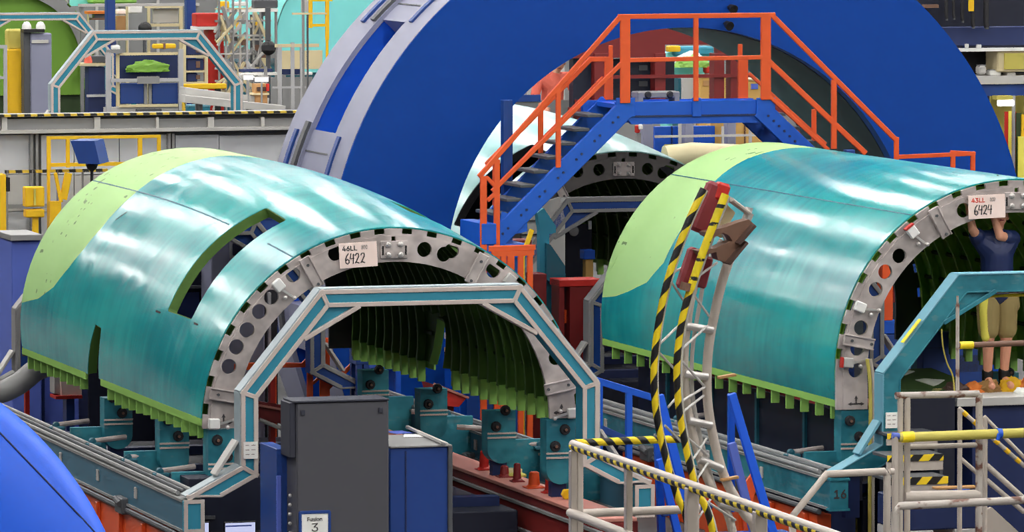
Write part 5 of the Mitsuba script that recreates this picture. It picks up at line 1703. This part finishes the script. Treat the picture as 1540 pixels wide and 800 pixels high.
simple('storage_rack', 'dark storage rack with yellow bins at the far left, below the fluorescent tube', 'rack', [('upright', -12, 378, -6, 600, 24, .3, 'grey', True), ('upright', 17, 430, 20, 600, 24, .3, 'grey_light', True), ('back', -30, 376, 18, 600, 25.2, .1, 'navy_dark', True), ('shelf', -30, 545, 19, 551, 24, 1.1, 'grey_dark'), ('shelf', -30, 502, 19, 507, 24, 1.1, 'grey_dark'), ('top', -30, 374, 19, 395, 24, 1.1, 'navy')])
for i, (x0, y0, x1, y1) in enumerate(((-8, 425, 6, 457), (7, 434, 16, 457), (-8, 462, 10, 501), (-8, 556, 20, 588), (-10, 511, 4, 544))):
    k = simple('yellow_bin', ('tall yellow bin on the upper shelf at the left edge', 'small yellow bin next to the tall one on the upper shelf', 'yellow bin on the second shelf at the left edge', 'large pale yellow bin on the bottom of the left storage rack', 'dark-fronted yellow bin on the third shelf at the left edge')[i], 'bin', [('bin', x0, y0, x1, y1, 24.1, .7, ('yellow', 'yellow', 'yellow', 'hivis', 'yellow_pad')[i], False, .02), ('lip', x0 - .5, y0, x1 + .5, y0 + 3, 24.05, .8, 'yellow_pad')])
k = thing('fluorescent_tube', 'lit fluorescent tube under the rack top at the left edge', 'lamp')
s = put(MB().tube([A(-20, 398, 23.9), A(19, 409, 23.9)], .05, 8), 'white', 'tube', k)
emit(s, (6, 6, 5.6))
put(MB().bar(A(-20, 395, 23.95), A(19, 406, 23.95), .12, .04), 'grey_light', 'holder', k)

simple('control_console', 'grey control console with a dark window, seen through the curved slot of the left half-barrel', 'console', [('body', 318, 350, 398, 500, 15.4, .8, 'ring_grey', True, .02), ('window_frame', 346, 362, 388, 388, 15.36, .06, 'grey_light', False, .01), ('window', 350, 366, 384, 384, 15.33, .05, 'navy_dark')])
simple('blue_box', 'blue box on top of the grey control console behind the slot', 'box', [('body', 352, 305, 432, 351, 15.6, .6, 'blue_mid', False, .02), ('strip', 352, 326, 432, 330, 15.57, .05, 'navy')])
simple('dark_fill_rack', 'dark navy filler rack added beyond the open far end of the left half-barrel', 'rack', [('body', 236, 372, 322, 660, 16.3, .8, 'navy_dark', True, .02), ('shelf', 240, 430, 318, 434, 16.2, .1, 'grey_dark'), ('shelf', 240, 500, 318, 504, 16.2, .1, 'grey_dark'), ('panel', 250, 440, 300, 490, 16.25, .1, 'navy')])  # dark racks added so the view through the left barrel stays dark
simple('dark_fill_rack', 'black filler rack with pale pipes, added between the left arch and the blue ring', 'rack', [('body', 318, 430, 418, 660, 16.2, .8, 'black_soft', True, .02), ('pipe', 404, 440, 408, 640, 16.0, .1, 'grey_light', True), ('unit', 340, 520, 395, 545, 16.1, .1, 'grey_dark'), ('unit', 340, 560, 395, 580, 16.1, .1, 'navy'), ('unit', 340, 480, 395, 500, 16.1, .1, 'navy')])
simple('dark_fill_rack', 'low dark filler rack added behind the slotted half-barrel, left of the grey console', 'rack', [('body', 132, 470, 240, 660, 16.6, .8, 'navy_dark', True, .02), ('front', 150, 500, 230, 560, 16.5, .1, 'navy')])

# ------------------------------------------------------------------ background, far left: the next bay's tools
TA = Tool(float(A(221, 52, 77)[0]), 77.0, 0, 8, Z0 + 1.47)
TB2 = Tool(float(A(20, 105, 124)[0]), 124.0, 0, 9, Z0 + .48)
TC = Tool(float(A(530, 75, 127)[0]), 127.0, 0, 10, Z0 + 1.1)
octagon(TA, 0, 'distant portal frame with bright edging on the gallery, nearest of the far bay', 'trim')
octagon(Tool(float(A(55, 28, 119)[0]), 119.0, 0, 8, Z0 + .82), 0, 'distant portal frame before the lime green shell, cut by the left border', 'trim')
k = thing('fuselage_panel', 'distant green half-barrel shell behind the yellow container, top left', 'fuselage panel')
put(TB2.sheet(sg.box(-4.9, 0, 4.9, 9), -.02, .02, .6), 'green', 'skin', k, smooth=40)
put(MB().prism(sg.Point(0, 0).buffer(2.95).intersection(sg.box(-4, -1.2, 4, 4)), TB2.P(0, .3, 0), (1, 0, 0), (0, 0, 1), (0, 1, 0), .1), 'green', 'end_disc', k)  # green disc added near the front so the shell does not look dark inside
put(MB().box(TB2.x0 - 2.9, TB2.x0 + 2.9, 124.5, 133, 0, TB2.z - .9), 'green_dark', 'cradle', k)
contour_board(TB2, 0, 'distant grey arch board edging the green shell, top left corner', 'grey', False)
k = thing('fuselage_panel', 'distant cyan half-barrel panel behind the yellow tube railing', 'fuselage panel')
put(TC.sheet(sg.box(-4.9, 0, 4.9, 10), -.02, .02, .6), 'cyan', 'skin', k, smooth=40)
put(MB().prism(sg.Point(0, 0).buffer(3.0).intersection(sg.box(-4, -1.2, 4, 4)), TC.P(0, .1, 0), (1, 0, 0), (0, 0, 1), (0, 1, 0), .1), 'cyan', 'end_disc', k)
put(MB().box(TC.x0 - 2.9, TC.x0 + 2.9, 127.2, 137, 0, TC.z - 1.0), 'teal_dark', 'cradle', k)
simple('yellow_container', 'yellow container standing before the distant green shell', 'container', [('body', 12, 74, 36, 139, 84, .7, 'yellow', True, .03), ('hood', 12, 44, 36, 75, 84.2, .5, 'yellow_pad', False, .05)])
k = simple('grey_locker', 'grey locker with a dark side next to the yellow container', 'locker', [('front', 46.5, 50, 78, 160, 83.5, .5, 'ring_grey', True, .03), ('dark_side', 36, 47, 46.5, 160, 83.6, .5, 'grey_dark', True, .02), ('top_band', 48, 60, 73, 65, 83.45, .1, 'grey_light'), ('cap', 36, 44, 67, 49, 83.4, .5, 'black')])
for i, x in enumerate((40, 61)):
    q = A(x, 44, 83.7)
    solo(MB().lathe([(0, .24), (.08, .22), (.14, .12), (.15, .0), (0, 0)], q, n=12), 'white', 'lamp_dome', ('left', 'right')[i] + ' one of two small white domes on top of the grey locker', 'lamp', smooth=40)
simple('pipe_railing', 'pale pipe railing at the left border before the yellow container', 'railing', [('post', 6, 68, 11, 170, 82, .1, 'rail_grey', True), ('post', -8, 68, -4, 170, 82, .1, 'rail_grey', True), ('rail', -20, 68, 11, 73, 82, .1, 'rail_grey'), ('rail', -20, 115, 9, 119, 82, .1, 'rail_grey')])
for i, (x0, x1, Y) in enumerate(((161, 174, 121), (281, 295, 121.5))):
    simple('blue_column', ('blue steel column rising between the two distant portal frames', 'blue steel column beside the red locker')[i], 'column', [('shaft', x0, -30, x1, 170, Y, .4, 'blue_mid', True, .03)])
k = simple('rack_shelf', 'beige shelf rack with navy boxes right of the wire cage cart', 'rack', [('upright', 275, 66, 280, 172, 116, .1, 'beige', True), ('upright', 308, 82, 313, 172, 116, .1, 'beige', True), ('shelf', 275, 83, 313, 87, 116, .6, 'beige'), ('shelf', 275, 106, 312, 109, 116, .6, 'beige'), ('shelf', 275, 123, 313, 126, 116, .6, 'beige')])
for i, (x0, y0, x1, y1) in enumerate(((281, 68, 307, 83), (281, 89, 307, 106), (281, 110, 297, 123))):
    simple('navy_crate', ('navy crate on the top', 'navy crate on the middle', 'small navy crate on the bottom')[i] + ' shelf of the beige rack', 'crate', [('body', x0, y0, x1, y1, 116.1, .5, 'navy', False, .03), ('label', x0 + 14, y0 + 3, x0 + 20, y1 - 4, 116.05, .1, 'brown')])
simple('yellow_bar', 'short yellow beam lying at the foot of the beige rack', 'bar', [('bar', 276, 126, 341, 134, 113, .3, 'yellow', False, .03), ('support', 290, 134, 300, 150, 113, .2, 'black', True), ('support', 325, 134, 332, 150, 113, .2, 'black', True)])
k = simple('cage_cart', 'grey wire cage cart with two blue doors and a green bundle behind its upper pane', 'cart',
           [('post', 160, 79, 167.5, 174, 112, .15, 'rail_grey', True), ('post', 269, 74, 276, 174, 112, .15, 'rail_grey', True), ('inner_post', 175, 82, 180, 160, 112.2, .1, 'beige'), ('top_rail', 180, 79, 268, 83, 112.1, .1, 'beige'), ('middle_rail', 167, 118, 270, 123, 111.9, .15, 'rail_grey'), ('latch_plate', 207, 115, 240, 126, 111.85, .1, 'grey'), ('bottom_rail', 180, 157, 268, 161, 112, .1, 'beige'), ('base', 160, 161, 276, 172, 112.1, .5, 'grey_light'), ('step', 206, 164, 243, 170, 111.9, .2, 'grey_dark'),
            ('door', 181, 125, 217, 156, 112.2, .1, 'blue_mid', False, .02), ('door', 229, 125, 268, 156, 112.2, .1, 'blue_mid', False, .02), ('door_bar', 217, 124, 221, 160, 112.1, .1, 'grey'), ('door_bar', 224, 124, 228, 160, 112.1, .1, 'grey'), ('back_panel', 180, 83, 268, 118, 112.9, .1, 'navy')])
q = A(222, 103, 112.6)
solo(crumple(q + [0, 0, -.1], .75, .3, .38, 5), 'green', 'green_bundle', 'soft green bundle lying inside the upper part of the wire cage cart', 'bundle', smooth=30)
simple('workbench', 'dark navy workbench with a beige top left of the wire cage cart', 'workbench', [('body', 133, 101, 158, 146, 113, .6, 'navy', True, .02), ('top', 120, 95, 160, 99, 112.9, .8, 'beige'), ('brace', 131, 142, 160, 146, 112.8, .1, 'rail_grey'), ('machine', 138, 84, 161, 95, 113, .5, 'grey_dark', False, .03)])
q = A(133, 95, 113.1)
solo(crumple(q, .16, .14, .28, 3), 'salmon', 'salmon_bag', 'small salmon-coloured bag on the beige bench top', 'bag', smooth=30)
for i, (x0, x1) in enumerate(((283, 299), (301, 316))):
    simple('teal_tub', ('left', 'right')[i] + ' one of two teal tubs on the gallery floor under the walkway plank', 'tub', [('tub', x0, 159, x1, 172, 111, .5, 'teal_flat', True, .03), ('rim', x0 - .5, 158, x1 + .5, 160.5, 110.95, .6, 'teal_light')])
for i, (p, q, w, z) in enumerate((((274, 138), (400, 154), .34, 108), ((274, 148), (425, 164), .26, 107))):
    k = thing('walkway_plank', ('upper', 'lower')[i] + ' one of two long pale walkway planks descending to the right', 'plank')
    px_bar(p, q, z, w, 'grey_light', 'plank', k, d=.8)
    for f in (.2, .8):
        a = A(p[0] + (q[0] - p[0]) * f, p[1] + (q[1] - p[1]) * f, z)
        put(MB().box(a[0] - .06, a[0] + .06, z + .2, z + .32, 0, a[2]), 'grey', 'leg', k)
simple('red_locker', 'dark red locker with a white shelf board across it', 'locker', [('upper_body', 295, 20, 337, 40, 119, .7, 'red', False, .03), ('lower_body', 313, 45, 337, 100, 119.1, .7, 'red', True, .03), ('shelf', 295, 40, 345, 44.5, 118.8, .9, 'white'), ('leg', 297, 44, 300, 100, 119, .1, 'grey', True)])
# scaffold clutter
for n_, (x0, x1, Y, lab) in enumerate(((330, 372, 117.5, 'left'), (362, 402, 122.5, 'right'))):
    k = thing('scaffold', f'{lab} one of two cluttered pale scaffold towers beyond the portal frame', 'scaffold')
    mats = ['beige', 'grey_light', 'rail_grey', 'grey']
    for x in np.linspace(x0, x1, 5):
        pb(k, x - 1.2, -10, x + 1.2, 170, Y + rng.random() * 1.2, .1, rng.choice(mats), 'standard', True)
    for y in (12, 30, 52, 58, 80, 101, 120, 135):
        pb(k, x0 - 6, y, x1 + 6, y + 2 + rng.random() * 2, Y + rng.random() * 1.2, .12, rng.choice(mats), 'ledger')
    for i in range(22):
        a = x0 + rng.random() * (x1 - x0)
        b = 5 + rng.random() * 120
        dx = rng.choice((-1, 1)) * (8 + rng.random() * 22)
        px_bar((a, b), (a + dx, b + 15 + rng.random() * 35), Y + rng.random(), .07 + rng.random() * .06, rng.choice(mats), 'brace', k)
    for i in range(9):
        a = x0 - 5 + rng.random() * (x1 - x0)
        b = 5 + rng.random() * 110
        pb(k, a, b, a + 4 + rng.random() * 7, b + 5 + rng.random() * 9, Y + .6 + rng.random(), .3, rng.choice(['grey', 'grey_dark', 'beige', 'yellow', 'white', 'brown']), 'clamp_box')
simple('grey_board', 'dark grey board standing behind the right scaffold tower', 'board', [('sheet', 377, 22, 396, 100, 124.5, .1, 'grey_dark', True)])
k = thing('ball_marker', 'black ball marker on a post beyond the right scaffold tower', 'marker')
Y = 110.0
q = A(404, 72, Y)
put(MB().lathe([(.26 * math.sin(a), -.26 * math.cos(a)) for a in np.linspace(0.01, math.pi - .01, 12)], q, n=16), 'black', 'ball', k, smooth=40)
pb(k, 401, 80, 407, 170, Y, .1, 'grey_dark', 'post', True)
pb(k, 400, 12, 407, 63, Y + .1, .12, 'grey_dark', 'upper_post')
pb(k, 394, 68, 414, 76, Y - .3, .05, 'black_soft', 'band')
k = thing('ball_marker', 'small black ball marker above the top beam of the distant portal frame', 'marker')
q = A(218, 43, 120)
put(MB().lathe([(.25 * math.sin(a), -.25 * math.cos(a)) for a in np.linspace(0.01, math.pi - .01, 12)], q, n=14), 'black', 'ball', k, smooth=40)
pb(k, 216, 48, 220, 172, 120, .1, 'grey_dark', 'post', True)
simple('pipe_railing', 'pale pipe railing with navy boards before the blue ring rim, far bay', 'railing', [('post', 418, 68, 424, 170, 108, .1, 'rail_grey', True), ('post', 438, 64, 443, 170, 108, .1, 'rail_grey', True), ('post', 452, 66, 456, 170, 108, .1, 'rail_grey', True), ('post', 398, 100, 402, 170, 108, .1, 'grey', True), ('rail', 414, 66, 480, 71, 108, .1, 'beige'), ('navy_board', 424, 104, 455, 112, 108.2, .1, 'navy'), ('shelf', 362, 104, 410, 108, 108.6, .3, 'navy'), ('shelf', 362, 109, 470, 113, 108.4, .3, 'white'), ('lower_rail', 410, 130, 460, 133, 108, .1, 'rail_grey')])
simple('beige_hoarding', 'beige hoarding panel behind the pale pipe railing, under the distant cyan panel', 'panel', [('sheet', 420, 76, 485, 104, 112, .1, 'beige'), ('lower_sheet', 408, 116, 470, 172, 112.2, .1, 'grey', True), ('foot', 425, 100, 430, 140, 112.1, .1, 'grey', True)])
for i, (x0, x1, y) in enumerate(((367, 381, 116.5), (384, 404, 119.5))):
    k = thing('work_light', ('left', 'right')[i] + ' one of two bright work lights below the scaffold towers', 'lamp')
    s = put(px_box(x0, y - 3, x1, y + 3.5, 107, .1, .04), 'white', 'lens', k)
    emit(s, (7, 6.8, 6.2))
    pb(k, x0 - 1, y - 4.5, x1 + 1, y - 3, 106.95, .2, 'grey_light', 'hood')
    pb(k, (x0 + x1) / 2 - 1, y + 3, (x0 + x1) / 2 + 1, 150, 107.1, .1, 'grey', 'stand', True)
simple('tool_trolley', 'cluttered tool trolley with a red handle right of the work lights', 'trolley', [('frame', 384, 126, 402, 146, 107.5, .5, 'wood', True), ('tray', 380, 140, 405, 143, 107.4, .7, 'beige'), ('handle', 401, 126, 405, 137, 107.3, .1, 'red'), ('drawer', 387, 131, 400, 137, 107.45, .1, 'brown_dark')])
simple('yellow_tube_railing', 'yellow tube railing in front of the distant cyan panel, above the ring rim', 'railing', [('post', 465, -10, 470, 42, 100, .1, 'yellow'), ('post', 490, -10, 495, 60, 100, .1, 'yellow'), ('rail', 465, 36, 492, 40, 100, .1, 'yellow'), ('rail', 440, 19, 492, 22, 100, .1, 'beige'), ('rail', 465, -1, 500, 2, 100, .1, 'yellow'), ('leg', 491, 60, 494, 120, 100, .1, 'yellow', True)])
simple('light_mast', 'thin grey A-shaped mast before the distant cyan panel', 'mast', [('leg', 455, 0, 458, 70, 104, .08, 'grey', True), ('leg', 462, 20, 464, 70, 104, .08, 'grey_dark', True), ('panel', 454, -10, 464, 18, 104.1, .1, 'grey_light')])
simple('top_shelf', 'long pale shelf crowded with boxes at the top border', 'shelf', [('board', 345, 13, 418, 18, 120.2, .6, 'white'), ('box', 352, 3, 374, 9, 120.2, .4, 'white', False, .03), ('box', 382, 0, 418, 12, 120.3, .4, 'grey_dark', False, .03), ('box', 331, 2, 345, 12, 120.3, .4, 'yellow', False, .03), ('leg', 346, 18, 349, 90, 120.3, .1, 'grey', True), ('leg', 414, 18, 417, 90, 120.3, .1, 'grey', True)])
simple('orange_shelf', 'orange-brown shelf rack between the blue column and the small black ball', 'rack', [('board', 132, 17, 162, 21, 124, .6, 'cloth_orange'), ('board', 138, 27, 162, 30, 124, .6, 'brown'), ('board', 175, 24, 192, 48, 124.5, .3, 'wood'), ('upright', 132, 17, 134, 90, 124.1, .1, 'beige', True), ('upright', 190, 10, 193, 90, 124.1, .1, 'beige', True), ('box', 142, 21, 158, 27, 124.1, .4, 'grey_dark')])
simple('beige_frame_rack', 'beige framed rack with pale sheets above the distant portal frame', 'rack', [('upright', 222, 8, 226, 46, 125, .1, 'beige', True), ('upright', 270, 8, 275, 46, 125, .1, 'beige', True), ('board', 222, 8, 275, 12, 125, .5, 'beige'), ('sheet', 230, 13, 268, 34, 125.3, .1, 'grey_light'), ('board', 222, 36, 275, 40, 125, .5, 'beige'), ('clutter', 195, 8, 214, 20, 125, .4, 'white', False, .04), ('clutter', 176, 14, 190, 22, 125, .4, 'paper', False, .04)])
simple('cyan_panel_stack', 'pale cyan sheet leaning at the top border above the green shell', 'sheet', [('sheet', 106, -12, 141, 9, 131, .2, 'cyan'), ('leg', 120, 5, 124, 60, 131.2, .1, 'grey', True)])
simple('green_hood', 'light green rounded hood at the top border left of the blue column', 'hood', [('hood', 139, -4, 206, 5, 130, 1.0, 'lime_edge', False, .08), ('stand', 180, 5, 186, 60, 130.4, .2, 'grey', True)])
simple('white_gantry_bar', 'long white bar across the far bay above the portal frame', 'bar', [('bar', 120, 5.5, 300, 9.5, 123, .3, 'grey_light'), ('leg', 122, 9, 126, 100, 123.1, .2, 'grey', True), ('leg', 296, 9, 300, 100, 123.1, .2, 'grey', True)])
simple('backdrop_partition', 'long grey partition closing off the far bay', 'partition', [('sheet', -420, -60, 560, 150, 145, .2, 'grey', True)] + [('rib', x, -60, x + 4, 150, 144.9, .1, 'grey_light', True) for x in range(-40, 560, 46)])
simple('yellow_cable_bundle', 'yellow cable bundle lying on top of the wire cage cart', 'cables', [('bundle', 231, 66, 265, 73, 112.2, .3, 'yellow', False, .05), ('strap', 246, 65, 249, 74, 112.15, .4, 'brown')])
simple('white_helmet_box', 'small white box with a navy lid on top of the left cage post', 'box', [('base', 170, 68, 181, 75, 112.1, .4, 'white', False, .04), ('lid', 168, 61, 175, 68, 112.3, .3, 'navy', False, .03), ('tray', 164, 75, 184, 80, 112.0, .5, 'grey')])
simple('hazard_post', 'short yellow and black marked post right of the wire cage cart', 'post', [('post', 275, 144, 279, 172, 110.5, .15, 'hazard_line', True)])

# ------------------------------------------------------------------ background, right: seen beyond the ring
YR2 = 46.0
simple('tool_carrier', 'dark navy overhead carrier in the top right corner', 'carrier', [('body', 1380, -40, 1580, 69, YR2, 1.5, 'navy_dark', False, .03), ('ledge', 1380, 40, 1580, 69, YR2 - .3, .3, 'navy', False, .02), ('brown_bar', 1391, 7, 1412, 12, YR2 - .5, .2, 'brown'), ('leg', 1560, 69, 1580, 200, YR2 + .5, .5, 'navy_dark', True), ('leg', 1395, 69, 1415, 200, YR2 + .5, .5, 'navy_dark', True)])
for i, (x, y1, w) in enumerate(((1423, 28, 6), (1434, 27, 5), (1447, 31, 6), (1463, 40, 7), (1483, 41, 9))):
    k = thing('hanging_hose', ('first', 'second', 'third', 'fourth', 'fifth')[i] + ' from the left of the dark hoses hanging before the navy carrier', 'hose', 'dark hoses before the navy carrier')
    put(MB().tube([A(x, -30, YR2 - .6), A(x, y1 - 6, YR2 - .6), A(x + 1, y1, YR2 - .6)], w / 65 * .5, 10), 'black_soft', 'hose', k, smooth=40)
    put(MB().tube([A(x + 1, y1 - 1, YR2 - .6), A(x + 1, y1 + 3, YR2 - .6)], w / 65 * .36, 10), 'grey_dark', 'nozzle', k, smooth=40)
simple('yellow_strap', 'short yellow strap hanging from the top border in front of the dark hoses', 'strap', [('strap', 1457, -30, 1465, 17, YR2 - 1.0, .03, 'yellow')])
simple('white_shelf_rack', 'pale shelf rack below the navy carrier, right of the ring', 'rack', [('rail', 1440, 72, 1570, 77, YR2 - .6, .2, 'white'), ('post', 1453, 66, 1457, 72, YR2 - .6, .1, 'white'), ('post', 1470, 67, 1476, 72, YR2 - .6, .1, 'white'), ('shelf', 1455, 114, 1570, 126.5, YR2 - .6, 1.2, 'grey_light'), ('upright', 1555, 77, 1562, 220, YR2 - .5, .2, 'grey', True), ('back', 1430, 77, 1570, 114, YR2 + .8, .1, 'black_soft'), ('band', 1450, 127, 1570, 144, YR2 - .5, .5, 'blue_mid')])
simple('tan_box', 'large tan box on the pale shelf right of the ring', 'box', [('body', 1500, 74, 1570, 108, YR2 - .5, .8, 'beige', False, .03), ('front_panel', 1511, 80, 1545, 104, YR2 - .55, .06, 'yellow_pad')])
for i, (x0, y0, x1, y1, mt) in enumerate(((1473, 99, 1484, 112, 'grey_light'), (1489, 106, 1506, 114, 'white'), (1515, 108, 1528, 115, 'grey_light'))):
    simple('shelf_item', ('upright pale canister', 'rounded white case', 'low grey case')[i] + ' on the pale shelf beside the tan box', 'case', [('body', x0, y0, x1, y1, YR2 - .4, .3, mt, False, .05), ('lid', x0 + 1, y0 - 1.5, x1 - 1, y0, YR2 - .35, .25, 'grey')])
k = thing('work_light', 'bright work light under a yellow plate right of the ring', 'lamp')
s = put(px_box(1502, 150, 1526, 160, YR2 - .8, .15, .06), 'white', 'lens', k)
emit(s, (7, 6.8, 6.2))
pb(k, 1499, 144, 1523, 150, YR2 - .85, .3, 'yellow_pad', 'plate')
pb(k, 1524, 144, 1527, 200, YR2 - .7, .1, 'grey', 'stand', True)
for i, (x0, y0, x1, y1, mt, lb) in enumerate(((1511, 168, 1517, 200, 'red', 'narrow red'), (1517, 167, 1523, 215, 'hivis', 'cream'), (1523, 168, 1528, 230, 'red', 'long red'), (1528, 170, 1536, 235, 'green_dark', 'dark green'), (1536, 172, 1546, 240, 'yellow', 'yellow'), (1531, 205, 1550, 250, 'hivis', 'wide pale yellow'))):
    simple('hanging_banner', f'{lb} cloth strip hanging in the coloured row right of the ring', 'cloth', [('cloth', x0, y0, x1, y1 + 60, YR2 - .4 - i * .05, .04, mt, True)], 'cloth strips right of the ring')
simple('clutter_panel', 'dim tan wall panel behind the hanging cloth strips', 'panel', [('sheet', 1490, 144, 1580, 300, YR2 + 1.5, .1, 'yellow_pad', True)])

# what shows through the ring's opening
Yo = 62.0
simple('far_machine', 'cyan panel machine seen through the gantry window', 'machine', [('body', 1003, 78, 1078, 150, Yo, .6, 'cyan', True, .03), ('top', 1012, 70, 1074, 84, Yo - .1, .6, 'teal_flat', False, .05), ('yellow_box', 1006, 69, 1024, 78, Yo - .3, .3, 'yellow', False, .03), ('yellow_tip', 990, 78, 998, 83, Yo - .3, .3, 'yellow', False, .03)])
solo(crumple(A(1042, 100, Yo - .6), .5, .3, .3, 9), 'lime_edge', 'green_cover', 'light green rounded cover on the cyan machine beyond the gantry', 'cover', smooth=30)
solo(crumple(A(1038, 94, Yo - .4), .4, .3, .28, 12), 'white', 'white_cover', 'white draped cover behind the light green one on the cyan machine', 'cover', smooth=30)
simple('grey_cabinet', 'grey cabinet in the lower part of the gantry window', 'cabinet', [('body', 1026, 116, 1048, 160, Yo - 1.0, .6, 'grey_light', True, .03), ('side', 1020, 118, 1026, 160, Yo - .9, .5, 'teal_dark', True)])
for i, (x0, y0, x1) in enumerate(((1052, 115, 1075), (1088, 115, 1095), (1124, 120, 1148))):
    simple('tan_crate', ('large tan crate in the gantry window beside the grey cabinet', 'narrow tan crate between the red gantry posts', 'tan crate with a blue label right of the gantry window')[i], 'crate', [('body', x0, y0, x1, 165, Yo - 1.2, .8, 'tan', True, .03), ('lid', x0 - .5, y0 - 1.5, x1 + .5, y0 + 1, Yo - 1.25, .9, 'beige'), ('label', x0 + 6, y0 + 6, min(x1 - 1, x0 + 16), y0 + 14, Yo - 1.24, .04, 'lavender' if i == 2 else 'wood')])
simple('red_tank', 'small red tank on the right of the cyan machine', 'tank', [('body', 1062, 100, 1069, 110, Yo - .8, .3, 'red', False, .05), ('stand', 1063, 110, 1068, 116, Yo - .75, .2, 'grey', True)])
Yu = 41.0
simple('blue_screen_wall', 'blue partition under the stair platform, beyond the ring', 'partition', [('sheet', 985, 190, 1075, 236, Yu + .5, .2, 'blue', True), ('joint', 1010, 190, 1011.5, 236, Yu + .46, .05, 'navy', True)])
simple('tan_screen_wall', 'tan partition under the right end of the stair platform', 'partition', [('sheet', 1068, 182, 1185, 236, Yu + .6, .2, 'tan', True), ('joint', 1120, 182, 1121.5, 236, Yu + .56, .05, 'brown', True)])
for i, (x0, x1) in enumerate(((967, 983), (1030, 1043.5), (1094, 1107))):
    simple('grey_column', ('first', 'second', 'third')[i] + ' from the left of the grey columns under the stair platform', 'column', [('shaft', x0, 150, x1, 236, Yu, .3, 'ring_grey', True, .02)], 'grey columns under the stair platform')
simple('pipe_railing', 'pale pipe railing between the grey columns under the stair platform', 'railing', [('rail', 985, 202.5, 1160, 206, Yu - .4, .06, 'grey_light'), ('post', 1021, 186, 1025, 230, Yu - .4, .06, 'grey_light', True), ('post', 1086, 190, 1089, 230, Yu - .4, .06, 'grey_light', True), ('post', 1127, 186, 1131, 230, Yu - .4, .06, 'grey_light', True), ('post', 1152, 200, 1155, 230, Yu - .4, .06, 'grey_light', True), ('yellow_rail', 1000, 217, 1024, 220, Yu - .6, .06, 'yellow_pad')])
simple('fire_extinguisher', 'small red fire extinguisher with a white top beside the first grey column', 'extinguisher', [('body', 956, 188, 963, 200, Yu - .5, .1, 'red', False, .04), ('head', 961, 187, 967, 195, Yu - .55, .1, 'white', False, .03), ('stand', 958, 200, 964, 215, Yu - .45, .1, 'grey', True)])
k = thing('paper_cover', 'long beige paper-covered roll between the ring barrel and the lime green end', 'roll')
put(MB().tube([A(1000, 236, 32), A(1040, 231, 32), A(1110, 234, 32)], .25, 14), 'beige', 'roll', k, smooth=40)
a = A(1050, 232, 32)
put(MB().box(a[0] - .8, a[0] + .8, 31.9, 32.2, 0, a[2] - .15), 'brown', 'stand', k)
simple('yellow_valve', 'yellow valve wheel on the grey plate left of the person in salmon', 'valve', [('wheel', 786, 124, 794, 132, 38, .1, 'yellow', False, .04), ('stem', 788, 131, 792, 150, 38.05, .1, 'grey', True)])
simple('grey_bench', 'grey bench with orange-brown planks behind the person in salmon', 'bench', [('top', 776, 131, 850, 142, 40, 1.0, 'grey_light', True, .03), ('plank', 776, 135, 788, 139, 39.9, .2, 'wood'), ('post', 812, 110, 816, 140, 40.2, .1, 'yellow_pad'), ('post', 845, 96, 849, 140, 40.2, .1, 'grey_light'), ('yellow_block', 838, 98, 843, 106, 40.4, .2, 'yellow')])
simple('back_screen', 'dim grey partition far beyond the ring opening', 'partition', [('sheet', 700, 20, 1230, 260, 75, .2, 'grey', True), ('rib', 820, 20, 824, 260, 74.9, .1, 'grey_light', True), ('rib', 900, 20, 904, 260, 74.9, .1, 'grey_light', True)])
simple('right_backdrop', 'dark partition behind the rack right of the ring', 'partition', [('sheet', 1330, -60, 1640, 300, 52, .2, 'navy_dark', True), ('rib', 1450, -60, 1455, 300, 51.9, .1, 'navy', True)])
